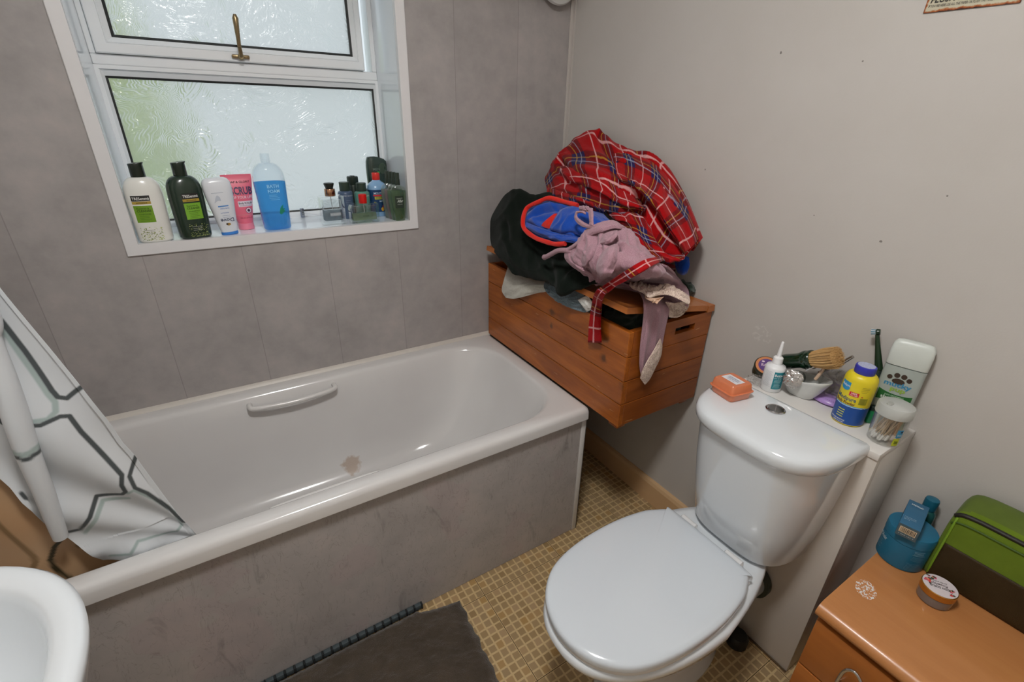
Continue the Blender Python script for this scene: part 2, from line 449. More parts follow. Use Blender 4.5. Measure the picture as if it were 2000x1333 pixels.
# outer frame with transom
frame_ring(mb, [(WX0, WX1, WZ0, gz1 + .032, .30), (WX0, WX1, WZ0, gz1 + .032, FY), (gx0 - .012, gx1 + .010, gz0 - .012, gz1 + .020, FY), (gx0 - .010, gx1 + .008, gz0 - .010, gz1 + .018, FY + .004),
                (gx0 - .004, gx1 + .004, gz0 - .004, gz1 + .004, FY + .012), (gx0 - .004, gx1 + .004, gz0 - .004, gz1 + .004, .30)])
mb.box(WX0, WX1, FY, .30, gz1 + .032, 1.573, .003)
for a in ((WX0, WX0 + .014), (WX1 - .016, WX1)): mb.box(a[0], a[1], FY, .30, 1.573, WZ1, .002)
mb.box(WX0, WX1, FY, .30, WZ1 - .03, WZ1)
mb.box(WX0 + .01, WX1 - .01, FY - .0006, FY, gz1 + .0205, gz1 + .0218, m=1)
wpart(mb, 'frame', [M_PVC, pm((120, 128, 134), .6)], sharp=20)
mb = MB(); frame_ring(mb, [(gx0 - .005, gx1 + .005, gz0 - .005, gz1 + .005, FY + .011), (gx0 + .001, gx1 - .001, gz0 + .001, gz1 - .001, FY + .013), (gx0 + .001, gx1 - .001, gz0 + .001, gz1 - .001, FY + .02), (gx0 - .005, gx1 + .005, gz0 - .005, gz1 + .005, FY + .02)])
wpart(mb, 'gasket', M_GASKET, smooth=False)

def frosted():
    t = NT('swirled_frosted_glass'); t.n.remove(t.b); o = t.obj()
    v = t.mapping(o, (1, 1, 1))
    big = t.noise(v, 6, 3, .5, .6, out=1)
    vv = t.new('ShaderNodeVectorMath', operation='ADD', i_0=v, i_1=t.new('ShaderNodeVectorMath', operation='SCALE', i_0=big, i_Scale=.34).outputs[0]).outputs[0]
    vd = t.new('ShaderNodeTexVoronoi', i_Vector=vv, i_Scale=9.0).outputs['Distance']
    w = t.math('MULTIPLY', t.math('ADD', t.math('SINE', t.math('MULTIPLY', vd, 62.0)), 1.0), .5)
    fine = t.noise(vv, 60, 3, .5, 2.0)
    patch = t.ramp(t.noise(o, 9, 2), [(.42, (.04, .04, .04)), (.58, (1, 1, 1))])
    h = t.math('ADD', t.math('MULTIPLY', t.math('MULTIPLY', w, patch), .6), t.math('MULTIPLY', fine, .45))
    bp = t.new('ShaderNodeBump', i_Height=h, i_Strength=.8, i_Distance=.003).outputs[0]
    rf = t.new('ShaderNodeBsdfRefraction', i_0=(.79, .80, .79, 1), i_Roughness=.38, i_IOR=1.4, i_Normal=bp)
    tl = t.new('ShaderNodeBsdfTranslucent', i_0=(.73, .74, .735, 1))
    gl = t.new('ShaderNodeBsdfGlossy', i_0=(1, 1, 1, 1), i_Roughness=.12, i_Normal=bp)
    a = t.new('ShaderNodeMixShader', i_0=.36, i_1=rf.outputs[0], i_2=tl.outputs[0])
    b = t.new('ShaderNodeMixShader', i_0=.05, i_1=a.outputs[0], i_2=gl.outputs[0])
    t.l.new(b.outputs[0], t.out.inputs[0]); return t.m
M_FROST = frosted()
M_CLEARBACK = NT('clear_back'); _t = M_CLEARBACK; _t.n.remove(_t.b); _g = _t.new('ShaderNodeBsdfTransparent', i_0=(1, 1, 1, 1)); _t.l.new(_g.outputs[0], _t.out.inputs[0]); M_CLEARBACK = _t.m
def pane(x0, x1, z0, z1, y, parent):
    mb = MB().box(x0, x1, y, y + .005, z0, z1)
    for i, f in enumerate(mb.f):
        if min(mb.v[k].y for k in f) < y + 1e-5 and max(mb.v[k].y for k in f) < y + 1e-5: mb.mi[i] = 0
        else: mb.mi[i] = 1
    return mb, [M_FROST, M_CLEARBACK]
mb, ms = pane(gx0, gx1, gz0, gz1, FY + .015, win); wpart(mb, 'pane', ms, smooth=False)
# top sash, standing a little ajar
sash_x0, sash_x1, sash_z0, sash_z1 = WX0 + .016, -.742, 1.574, WZ1 - .03
px0, px1, pz0, pz1 = -1.438, -.783, 1.621, WZ1 - .08
mb = MB()
frame_ring(mb, [(sash_x0, sash_x1, sash_z0, sash_z1, .285), (sash_x0, sash_x1, sash_z0, sash_z1, .222), (sash_x0 + .003, sash_x1 - .003, sash_z0 + .003, sash_z1 - .003, .219),
                (px0 - .022, px1 + .022, pz0 - .022, pz1 + .022, .219), (px0 - .021, px1 + .021, pz0 - .021, pz1 + .021, .2215), (px0 - .019, px1 + .019, pz0 - .019, pz1 + .019, .2195), (px0 - .005, px1 + .005, pz0 - .005, pz1 + .005, .232), (px0 - .005, px1 + .005, pz0 - .005, pz1 + .005, .285)])
sash = wpart(mb, 'sash', M_PVC, sharp=20)
sash.data.name = 'sash'
mb = MB(); frame_ring(mb, [(px0 - .006, px1 + .006, pz0 - .006, pz1 + .006, .231), (px0 + .001, px1 - .001, pz0 + .001, pz1 - .001, .234), (px0 + .001, px1 - .001, pz0 + .001, pz1 - .001, .241), (px0 - .006, px1 + .006, pz0 - .006, pz1 + .006, .241)])
wpart(mb, 'gasket', M_GASKET, sash, smooth=False)
mb, ms = pane(px0, px1, pz0, pz1, .236, sash); wpart(mb, 'pane', ms, sash, smooth=False)
# casement fastener
M_BRONZE = pm((150, 132, 100), .3, .9, var=.15)
mb = MB().box(-1.155, -1.105, .208, .219, 1.583, 1.594, .004)
mb.lathe([(.009, 0), (.009, .012), (.006, .016)], 16, 0, True, (-1.130, .212, 1.588), Matrix.Rotation(R(90), 3, 'X'))
mb.tube([(-1.130, .199, 1.588), (-1.130, .190, 1.600), (-1.131, .186, 1.612)], [.006, .006, .0055])
hd = wpart(mb, 'casement_fastener', M_BRONZE, sash)
hd['label'] = 'aged bronze casement fastener with upright lever'
mb = MB().tube([(-1.131, .186, 1.612), (-1.130, .182, 1.635), (-1.129, .178, 1.665), (-1.128, .176, 1.685), (-1.128, .1755, 1.695)], [.0055, .006, .0075, .0085, .004])
wpart(mb, 'lever', M_BRONZE, hd)

# garden seen blurred through the frosted glass
M_LEAF = pm((206, 222, 152), .7, var=.4, scale=5); M_LEAF2 = pm((168, 202, 166), .7, var=.4, scale=4)
def shrub(c, r, mat, label, seed):
    mb = MB(); bm = bmesh.new(); bmesh.ops.create_icosphere(bm, subdivisions=4, radius=1)
    for v in bm.verts:
        n = noise.noise(v.co * 2.2 + Vector((seed, 0, 0))) * .35 + noise.noise(v.co * 7 + Vector((seed, 3, 0))) * .16
        v.co = Vector((v.co.x * r[0], v.co.y * r[1], v.co.z * r[2])) * (1 + n)
    mb.addbm(bm)
    o = mb.build('garden_shrub', mat); o.location = c; tag(o, label, 'shrub')
shrub((-1.68, 2.6, .92), (.34, .3, 1.02), M_LEAF, 'yellow green shrub blurred behind the upper left of the window glass', 1)
shrub((-2.02, 1.7, .52), (.42, .3, .62), M_LEAF2, 'darker green shrub blurred behind the lower left of the frosted pane', 5)
struct(MB().box(-6, 5, .32, 9, -.1, -.02).build('ground_outside', pm((214, 216, 210), .9)))

# extractor vent high on the panelling by the corner
t_ = thing('extractor_vent', 'round white vent cover high on the panelled wall beside the corner', 'vent', (-.098, 0, 1.885), 0, rot=(R(90), 0, 0))
MB().lathe([(.052, 0), (.052, .02), (.060, .02), (.060, .024)], 40).build('collar', M_PVC, t_)
MB().lathe([(.082, .024), (.084, .030), (.080, .038), (.06, .044), (.001, .046)], 48).build('cover', pm((206, 206, 204), .35), t_)

# rusty edged enamel sign on the painted wall
def rusty():
    t = NT('rusted_tin_sign'); o = t.obj(); x, y, z = t.sep(o)
    dy = t.math('SUBTRACT', .0735, t.math('ABSOLUTE', y)); dz = t.math('SUBTRACT', .05, t.math('ABSOLUTE', z))
    d = t.math('ADD', t.math('MINIMUM', dy, dz), t.math('MULTIPLY', t.math('SUBTRACT', t.noise(o, 70, 4), .5), .012))
    c = t.ramp(t.math('MULTIPLY', d, 100), [(0, lin((60, 30, 20))), (.12, lin((140, 66, 30))), (.3, lin((178, 110, 60))), (.5, lin((206, 200, 176)))])
    t.col(c); t.set(rough=.5); return t.m
SY, SZ = -1.2235, 1.6845
sg = thing('wall_sign', 'rust edged cream tin sign high on the painted wall', 'sign', (0, SY, SZ), rot=(R(1.5), 0, 0))
MB().box(-.003, -.0005, -.0735, .0735, -.05, .05, .0008).build('plate', rusty(), sg)
lb = Label(lambda x, z, l: (-.003 - l, -x, z))
lb.text('PLEASE', -.05, .05, .0, .022, (40, 38, 34), .02); lb.build(sg, 'lettering'); lb = Label(lb.mp)
lb.text('FLUSH FLUSH FLUSH', -.066, .064, -.034, .011, (40, 38, 34), .02, .15)
lb.build(sg, 'lettering'); lb = Label(lb.mp)
lb.text('IF YOU PEE HERE USE ALL THE PAPER OR FLUSH THE TOILET WHEN DONE', -.067, .060, -.0415, .0042, (60, 56, 50), .005)
lb.build(sg, 'lettering')

# ---------------------------------------------------------------- bath
def rr(x0, x1, y0, y1, r, z, k=10, m=10):
    """rounded rectangle ring, corners r = (x1y1, x0y1, x0y0, x1y0)"""
    if not isinstance(r, (tuple, list)): r = (r,) * 4
    cs = [(x1, y1, 0, -1, -1), (x0, y1, 90, 1, -1), (x0, y0, 180, 1, 1), (x1, y0, 270, -1, 1)]
    out = []
    for i, (cx, cy, a0, sx, sy) in enumerate(cs):
        q = r[i]; ox, oy = cx + sx * q, cy + sy * q
        for j in range(k + 1):
            a = R(a0 + 90 * j / k); out.append((ox + q * math.cos(a), oy + q * math.sin(a), z))
        nx = cs[(i + 1) % 4]; q2 = r[(i + 1) % 4]; a = R(nx[2])
        e = (nx[0] + nx[3] * q2 + q2 * math.cos(a), nx[1] + nx[4] * q2 + q2 * math.sin(a))
        s0 = out[-1]
        for j in range(1, m): out.append((s0[0] + (e[0] - s0[0]) * j / m, s0[1] + (e[1] - s0[1]) * j / m, z))
    return out
def bath_mat():
    t = NT('bath_enamel'); o = t.obj()
    n = t.noise(o, 3, 3)
    c = t.ramp(n, [(.3, lin((214, 212, 211))), (.7, lin((220, 219, 218)))])
    w = t.noise(o, 38, 4, .6)
    for (sx, sy, sz), r, st, colr in (((.168, .192, .215), .040, .62, (176, 148, 122)), ((.235, .17, .19), .010, .4, (160, 140, 124)), ((.285, .178, .19), .009, .35, (160, 140, 124))):
        v = t.mapping(o, (1 / r,) * 3, (-sx / r, -sy / r, -sz / r))
        ln = t.new('ShaderNodeVectorMath', operation='LENGTH', i_0=v).outputs['Value']
        d = t.math('ADD', ln, t.math('MULTIPLY', t.math('SUBTRACT', w, .5), 1.5))
        mk = t.new('ShaderNodeMapRange', i_0=d, i_1=.75, i_2=1.05, i_3=st, i_4=0.0).outputs[0]
        c = t.mix(mk, c, lin(colr))
    t.col(c); t.set(rough=.16, coat=.5, spec=.5); return t.m
BX0, BX1, BY0 = X_L + .003, -.365, -.70
bt = thing('bathtub', 'white bathtub with marbled side panel along the panelled window wall', 'bathtub', (-1.22, -.35, 0))
def bp(mb, name, mats, parent=None, **k):
    for i, v in enumerate(mb.v): mb.v[i] = v - Vector(bt.location)
    return mb.build(name, mats, parent or bt, **k)
MBATH = bath_mat()
rings = [rr(BX0, BX1, BY0 + .012, -.001, .010, .516), rr(BX0, BX1, BY0, -.001, .012, .516), rr(BX0, BX1, BY0, -.001, .014, .542), rr(BX0 + .003, BX1 - .003, BY0 + .003, -.001, .015, .553), rr(BX0 + .009, BX1 - .009, BY0 + .009, -.003, .018, .559), rr(BX0 + .017, BX1 - .017, BY0 + .018, -.008, .02, .5612)]
rin = (.17, .1, .1, .17)
rings += [rr(-1.93, -.420, -.655, -.052, rin, .560), rr(-1.925, -.427, -.648, -.060, rin, .556), rr(-1.92, -.434, -.640, -.067, rin, .545), rr(-1.905, -.455, -.628, -.082, (.18, .1, .1, .18), .48),
          rr(-1.885, -.50, -.615, -.1, (.19, .1, .1, .19), .38), rr(-1.865, -.56, -.600, -.122, (.2, .11, .11, .2), .28), rr(-1.845, -.62, -.585, -.142, (.2, .12, .12, .2), .205), rr(-1.80, -.69, -.555, -.175, (.18, .12, .12, .18), .172), rr(-1.70, -.80, -.48, -.25, (.1, .1, .1, .1), .162)]
mb = MB().loft(rings, 0, cap=False); n_ = len(rings[0]); mb.face([len(mb.v) - n_ + i for i in range(n_)])
bp(mb, 'shell', MBATH, sharp=60)
MPAN = marble('bath_panel_marble', (176, 171, 169), .12, None, True)
bp(MB().box(BX0, BX1 - .004, BY0 + .0175, BY0 + .022, .002, .53), 'side_panel', MPAN, smooth=False)
bp(MB().box(BX1 - .008, BX1 - .004, BY0 + .022, -.01, .002, .53), 'end_panel', MPAN, smooth=False)
mb = MB().box(BX1 - .020, BX1 + .001, BY0 + .0145, BY0 + .0175, .002, .518, .001); mb.box(BX1 - .003, BX1 + .001, BY0 + .0145, BY0 + .04, .002, .518, .001)
bp(mb, 'corner_strip', pm((216, 214, 212), .3))
bp(MB().loft([[(x, -.001, .556), (x, -.016, .558), (x, -.011, .567), (x, -.001, .573)] for x in (BX0, -.36)]), 'sealant', pm((204, 198, 190), .4, var=.08, scale=40), sharp=80)
for yy, sg_, dz in ((-.083, -1, 0), (-.634, 1, -.008)):
    path = [(-1.335, yy - sg_ * .012, .532), (-1.335, yy + sg_ * .010, .534), (-1.325, yy + sg_ * .020, .530), (-1.27, yy + sg_ * .026, .527), (-1.195, yy + sg_ * .029, .525), (-1.12, yy + sg_ * .026, .527), (-1.068, yy + sg_ * .020, .530), (-1.058, yy + sg_ * .010, .534), (-1.058, yy - sg_ * .012, .532)]
    path = [(a, b, c + dz) for a, b, c in path]
    bp(MB().tube(spline(path, 40), .0085, 12), 'hand_grip', pm((216, 214, 212), .2, coat=.4))
# crown of grime specks left out: the rim is clean in the light

# ---------------------------------------------------------------- boxing behind the toilet
bx = struct(bpy.data.objects.new('pipe_boxing', None)); C.objects.link(bx); bx.location = (-.088, -1.23, 0)
def xp(mb, name, mats, root, parent=None, **k):
    for i, v in enumerate(mb.v): mb.v[i] = v - Vector(root.location)
    return mb.build(name, mats, parent or root, **k)
BYE = -1.413
xp(MB().box(-.176, -.158, BYE, -1.056, .001, .762, .001), 'front_board', pm((208, 202, 194), .3, var=.04, scale=6), bx)
xp(MB().box(-.158, -.001, BYE, BYE + .018, .001, .762, .001), 'end_board', M_BOARD, bx)
xp(MB().box(-.158, -.001, -1.074, -1.056, .001, .762, .001), 'end_board', M_BOARD, bx)
xp(MB().box(-.180, -.001, BYE - .001, -1.052, .763, .780, .0015), 'top_board', pm((222, 219, 215), .3, var=.02), bx)
xp(MB().box(-.181, -.1765, BYE, -1.056, .001, .005), 'floor_seal', pm((90, 70, 48), .6), bx)

# ---------------------------------------------------------------- toilet
TY = -1.197
to = thing('toilet', 'white close coupled toilet with closed lid and chrome flush button', 'toilet', (-.5, TY, 0))
def egg(pts, n=72):
    half = [Vector((x, y)) for x, y in pts]
    full = [(x, y, 0) for x, y in pts] + [(x, -y, 0) for x, y in reversed(pts[:-1])]
    return [(p.x, p.y) for p in spline(full, n, True)]
def egg_ring(xb, xf, hw, z, blunt=2.3, n=72, back=None):
    out = []
    cx = (xb + xf) / 2; 
    for i in range(n):
        a = 2 * PI * i / n; c, s_ = math.cos(a), math.sin(a)
        ex = blunt if c < 0 else 2.6
        x = cx + (xb - xf) / 2 * math.copysign(abs(c) ** (2 / ex), c); y = hw * math.copysign(abs(s_) ** (2 / 2.3), s_)
        if c > 0 and back is not None: y *= 1 - (1 - back / hw) * (abs(c) ** .75)
        out.append((x + .5, y, z))
    return out
mb = MB().loft([egg_ring(-.25, -.69, .100, 0.0), egg_ring(-.25, -.69, .100, .012), egg_ring(-.25, -.675, .088, .04), egg_ring(-.25, -.67, .085, .14), egg_ring(-.25, -.69, .098, .2), egg_ring(-.225, -.75, .135, .27, back=.085),
                egg_ring(-.195, -.825, .168, .33, back=.105), egg_ring(-.175, -.861, .179, .372, back=.125), egg_ring(-.170, -.868, .182, .392, back=.130), egg_ring(-.175, -.862, .177, .402, back=.126), egg_ring(-.19, -.84, .158, .404, back=.11)])
mb.build('pan', M_GLOSS, to, sharp=60)
def lid_out(k, dx=0):
    P = [(-.372, .112), (-.385, .128), (-.41, .142), (-.45, .158), (-.54, .171), (-.65, .169), (-.74, .153), (-.80, .124), (-.845, .072), (-.863, 0)]
    pts = [(-.372, -.112), (-.372, 0)]
    o = egg([(x, y) for x, y in P][::1], 80)
    return [((x + .61) * k - .11 + dx, y * k) for x, y in o]
def lid_ring(k, z, bulge=0): return [(x, y, z) for x, y in lid_out(k)]
mb = MB().loft([lid_ring(.95, .405), lid_ring(.985, .407), lid_ring(.99, .414), lid_ring(.98, .418), lid_ring(.93, .418)])
mb.build('seat', pm((222, 222, 222), .15, coat=.5), to, sharp=60)
mb = MB().loft([lid_ring(.96, .4195), lid_ring(.998, .421), lid_ring(1.0, .430), lid_ring(.994, .4355), lid_ring(.975, .4392), lid_ring(.93, .4415), lid_ring(.8, .4435), lid_ring(.5, .445), lid_ring(.15, .4455)])
mb.build('lid', pm((212, 219, 226), .13, coat=.6, var=.005), to, sharp=70)
for s in (-1, 1):
    MB().tube([(.142, s * .07 - .024, .421), (.142, s * .07 - .022, .423), (.142, s * .07 + .022, .423), (.142, s * .07 + .024, .421)], [.004, .0085, .0085, .004], 14).build('hinge', pm((220, 220, 220), .2), to)
# cistern: flat back against the boxing, bowed front
def dring(xb, xf, hw, z, n=64):
    out = []
    for i in range(n):
        a = -PI / 2 + PI * i / (n - 1); c, s_ = abs(math.cos(a)), math.sin(a)
        out.append((xb + .5 - (xb - xf) * c ** (2 / 2.9), hw * math.copysign(abs(s_) ** (2 / 3.6), s_) - .018, z))
    return out
ci = MB().loft([dring(-.185, -.305, .118, .402), dring(-.182, -.322, .130, .408), dring(-.181, -.334, .137, .425), dring(-.180, -.355, .150, .53), dring(-.180, -.372, .160, .64), dring(-.180, -.383, .166, .75)]).build('cistern', M_GLOSS, to, sharp=50)
cl = MB().loft([dring(-.180, -.378, .162, .748), dring(-.179, -.393, .173, .752), dring(-.178, -.399, .177, .762), dring(-.178, -.401, .178, .778), dring(-.179, -.396, .175, .789), dring(-.182, -.385, .168, .794), dring(-.19, -.36, .15, .7955), dring(-.2, -.30, .10, .7965)]).build('cistern_lid', M_GLOSS, ci, sharp=60)
mb = MB().lathe([(.0215, .794), (.0225, .799), (.020, .801), (.018, .7995), (.001, .7995)], 40, 0, True, (.264, -.007, 0))
bt_ = mb.build('flush_button', M_CHROME, cl)
mb = MB()
for s, r0 in ((1, R(25)), (-1, R(205))):
    ring_ = [(.264 + .0155 * math.cos(r0 + a * PI / 14) , -.007 + .0155 * math.sin(r0 + a * PI / 14)) for a in range(15)]
    mb.prism([(x + .001 * math.cos(r0 + PI / 2), y + .001 * math.sin(r0 + PI / 2)) for x, y in ring_], .7995, .8015 if s == 1 else .8008)
mb.build('push_plate', pm((150, 152, 154), .15, 1.0), bt_)
# waste pipe into the boxing
rotx = Matrix.Rotation(R(90), 3, 'Y')
MB().lathe([(.050, -.30), (.052, -.14), (.052, -.06)], 36, 0, True, (0, 0, 0), None) if False else None
mb = MB().lathe([(.047, 0), (.047, .15)], 36, 0, True, (.19, -.055, .232), rotx)
wp = mb.build('waste_pipe', pm((176, 186, 190), .35), to)
MB().lathe([(.047, 0), (.058, .002), (.058, .018), (.047, .02)], 36, 0, True, (.300, -.055, .232), rotx).build('pipe_collar', pm((58, 66, 56), .5), wp)
o = MB().lathe([(.026, 0), (.030, .004), (.030, .03), (.024, .04), (.001, .044)], 28).build('rubber_stopper', pm((24, 26, 24), .5))
o.location = (-.225, -1.285, 0); tag(o, 'small black round stopper on the floor behind the toilet foot', 'stopper')

# ---------------------------------------------------------------- wash basin
wb = thing('wash_basin', 'white oval wash basin rim in the near left corner', 'basin', (-1.815, -1.09, 0))
def er(rx, ry, z, dx=0): return [(x + dx, y, z) for x, y in sup(rx, ry, 2.15, 72)]
MB().loft([er(.10, .10, .57), er(.19, .19, .62), er(.222, .228, .69), er(.244, .252, .755), er(.252, .262, .782), er(.253, .264, .793), er(.248, .259, .799), er(.240, .252, .8005), er(.222, .233, .799), er(.214, .225, .794), er(.208, .218, .78), er(.198, .206, .73), er(.165, .17, .668), er(.09, .09, .632), er(.022, .022, .624)]).build('bowl', M_GLOSS, wb, sharp=60)
MB().loft([er(.10, .11, 0), er(.095, .1, .03), er(.075, .08, .2), er(.075, .08, .5), er(.10, .10, .572)]).build('pedestal', M_GLOSS, wb)
MB().lathe([(.021, .625), (.022, .627), (.012, .627), (.001, .622)], 24).build('waste', M_CHROME, wb)

# ---------------------------------------------------------------- chest of drawers
CX, CY0, CY1, CZ = -.4015, -1.474, -2.10, .52
dr = thing('chest_of_drawers', 'orange wood effect chest of drawers in the near right corner', 'chest of drawers', (-.2, -1.78, 0))
MW1 = wood('beech_veneer_top', (198, 138, 86), (176, 114, 64), 'y', .55, rough=.3, contrast=.7)
MW2 = wood('beech_veneer_front', (176, 110, 54), (150, 88, 40), 'y', .5, rough=.35, contrast=.7)
prof = [(-.004, .485), (-.004, .52), (CX + .029, .52), (CX + .016, .518), (CX + .005, .512), (CX, .5025), (CX + .003, .493), (CX + .010, .4865), (CX + .021, .485)]
xp(MB().loft([[(x, y, z) for x, z in prof] for y in (CY0 + .002, CY1)]), 'top', MW1, dr, sharp=50)
mb = MB().box(-.374, -.004, CY0 - .018, CY0, .0, .485, .001); mb.box(-.374, -.004, CY1, CY1 + .018, 0, .485, .001); mb.box(-.02, -.004, CY1 + .018, CY0 - .018, 0, .485); mb.box(-.37, -.02, CY1 + .018, CY0 - .018, .03, .045)
mb.box(-.382, -.36, CY1 + .018, CY0 - .018, .474, .485)
xp(mb, 'carcass', MW2, dr)
for k in range(3):
    z1 = (.471, .324, .180)[k]; z0 = (.329, .185, .045)[k]
    d_ = xp(MB().box(-.389, -.371, CY1 + .003, CY0 - .003, z0, z1, .002), 'drawer', wood('drawer_front_%d' % k, (184, 112, 52), (152, 88, 38), 'y', .5, rough=.35, contrast=.8), dr)
    if k == 0:
        path = [(-.389, -1.5535, .372), (-.408, -1.5535, .376), (-.413, -1.5540, .400), (-.4125, -1.5555, .425), (-.412, -1.561, .440), (-.412, -1.570, .447), (-.412, -1.580, .442), (-.4125, -1.588, .430), (-.413, -1.590, .405), (-.408, -1.5905, .380), (-.389, -1.5905, .376)]
        xp(MB().tube(spline(path, 60), .0034, 12), 'handle', M_CHROME, dr, d_)['label'] = 'chrome loop handle'
def sticker():
    t = NT('peeled_sticker'); o = t.obj(); n = t.noise(o, 160, 4, .6)
    t.col(t.mix(t.math('GREATER_THAN', n, .53), lin((196, 132, 80)), lin((228, 226, 226)))); t.set(rough=.6); return t.m
o = MB().lathe([(.027, 0), (.027, .0004)], 30).build('sticker_residue', sticker(), dr); o.scale = (1.0, .72, 1); o.rotation_euler = (0, 0, R(20)); o.location = Vector((-.273, -1.506, .5202)) - Vector(dr.location)
o['label'] = 'torn white oval remains of a sticker'

# ---------------------------------------------------------------- bath mat
def mat_mat():
    t = NT('brown_pile'); o = t.obj(); n = t.noise(o, 9, 4, .7); n2 = t.noise(o, 420, 2)
    c = t.ramp(n, [(.3, lin((70, 60, 50))), (.55, lin((86, 75, 64))), (.75, lin((98, 84, 70)))])
    c = t.mix(t.math('MULTIPLY', n2, .5), c, lin((62, 55, 46)))
    t.col(c); t.set(rough=.95, spec=.1, sheen=.3); t.bump(n2, .8, .004); return t.m
MM = mat_mat()
bm_ = thing('bath_mat', 'dark brown bath mat on the mosaic floor against the bath panel', 'bath mat', (-1.2, -.95, 0))
mb = MB(); nx, ny = 130, 110; top = []
for j in range(ny + 1):
    for i in range(nx + 1):
        u, v = i / nx, j / ny
        x = -1.60 + (.715 + .010 * noise.noise(Vector((v * 16, 2, 0))) - v * .022) * u; y = -.700 - .035 * max(0, (u - .82) / .18) ** .5 * (1 if u > .82 else 0) + .004 * noise.noise(Vector((u * 60, 8, 0))) - .5 * v
        z = .017 + .004 * noise.noise(Vector((x * 30, y * 30, 1))) + .003 * noise.noise(Vector((x * 120, y * 120, 4)))
        e = min(u, 1 - u, v, 1 - v); z = z * min(1, .45 + e * 22)
        top.append((x, y, z))
b0 = 0; mb.v = [Vector(p) for p in top] + [Vector((p[0], p[1], .001)) for p in top]; n = (nx + 1) * (ny + 1)
for j in range(ny):
    for i in range(nx):
        a = j * (nx + 1) + i; mb.face((a, a + 1, a + nx + 2, a + nx + 1))
for i in range(nx):
    for j in (0, ny): a = j * (nx + 1) + i; mb.face((a, a + 1, n + a + 1, n + a))
for j in range(ny):
    for i in (0, nx): a = j * (nx + 1) + i; mb.face((a, a + nx + 1, n + a + nx + 1, n + a))
xp(mb, 'pile', MM, bm_, sharp=80)
mb = MB()
for k in range(24):
    x0 = -1.60 + k * .0252
    mb.box(x0, x0 + .0205, -.6975, -.6835, .006, .024, .003, 0)
    mb.box(x0 + .0205, x0 + .0252, -.6975, -.684, .004, .024, .001, 1)
xp(mb, 'edge_binding', [pm((66, 76, 80), .7), pm((30, 34, 36), .8)], bm_)

# ---------------------------------------------------------------- wooden chest on the bath end
KX0, KX1, KY0, KY1, KZ0, KZ1 = -.372, -.012, -.832, -.008, .563, .886
wc = thing('wooden_chest', 'orange stained plank chest overflowing with clothes on the bath end', 'chest', (-.19, -.42, KZ0))
kn = [((-0.372,-0.463,0.822), (.03, .02, .015)), ((-0.372,-0.465,0.769), (.03, .011, .013)), ((-0.372,-0.74,0.832), (.03, .018, .015)), ((-0.372,-0.737,0.764), (.03, .017, .017)), ((-0.379,-0.832,0.711), (.012, .02, .02))]
off = Vector((-.19, -.42, KZ0))
kn = [(tuple(Vector(p) - off), r) for p, r in kn]
MK1 = wood('stained_pine', (186, 106, 38), (128, 62, 14), 'y', .8, kn, .3, .55, .5)
MK2 = wood('stained_pine_end', (168, 92, 34), (118, 58, 14), 'x', .8, kn[4:], .3, .55, .5)
MK3 = wood('stained_pine_lid', (190, 116, 58), (158, 88, 36), 'y', .7, (), .3, .8, .3)
def planks(x0, x1, y0, y1, slot=False):
    mb = MB(); h = (KZ1 - KZ0) / 4
    for k in range(4):
        if slot and k == 3:
            # plank with a hand slot cut through it
            ya, yb, za, zb = x0 + (x1 - x0) * .52, x0 + (x1 - x0) * .78, KZ0 + h * 3.40, KZ0 + h * 3.66
            for a in ((x0, ya, KZ0 + 3 * h, KZ1), (yb, x1, KZ0 + 3 * h, KZ1), (ya, yb, KZ0 + 3 * h, za), (ya, yb, zb, KZ1)): mb.box(a[0], a[1], y0, y1, a[2] + (.0008 if a[2] < KZ0 + 3.1 * h else 0), a[3])
        else: mb.box(x0, x1, y0, y1, KZ0 + k * h + .001, KZ0 + (k + 1) * h - .001, .002)
    return mb
xp(planks(KX0, KX0 + .018, KY0, KY1), 'front_panel', MK1, wc, smooth=False)
xp(planks(KX0 + .018, KX1, KY0, KY0 + .018, True), 'end_panel', MK2, wc, smooth=False)
xp(planks(KX0 + .018, KX1, KY1 - .018, KY1), 'end_panel', MK2, wc, smooth=False)
xp(planks(KX1 - .018, KX1, KY0 + .018, KY1 - .018), 'back_panel', MK1, wc, smooth=False)
xp(MB().box(KX0 + .018, KX1 - .018, KY0 + .018, KY1 - .018, KZ0, KZ0 + .015), 'bottom_panel', MK1, wc, smooth=False)
for x, y in ((-.355, -.815), (-.06, -.815)):
    xp(MB().box(x, x + .035, y, y + .04, KZ0 - .022, KZ0, .002), 'foot', MK2, wc)
# lid hinged on the wall side and propped open a little by the clothes
LN = Vector((.163, 0, 1.0)).normalized()
def lidp(x, y, d): return Vector((x, y, .976 - .163 * (x + .402))) + LN * (d - .006)
mb = MB().loft([[lidp(-.40, y, -.018), lidp(-.40, y, 0), lidp(-.045, y, 0), lidp(-.045, y, -.018)] for y in (-.838, -.05)])
xp(mb, 'lid', MK3, wc, smooth=False)
xp(MB().box(-.044, -.012, -.838, -.006, .887, .908, .001), 'hinge_rail', MK3, wc, smooth=False)

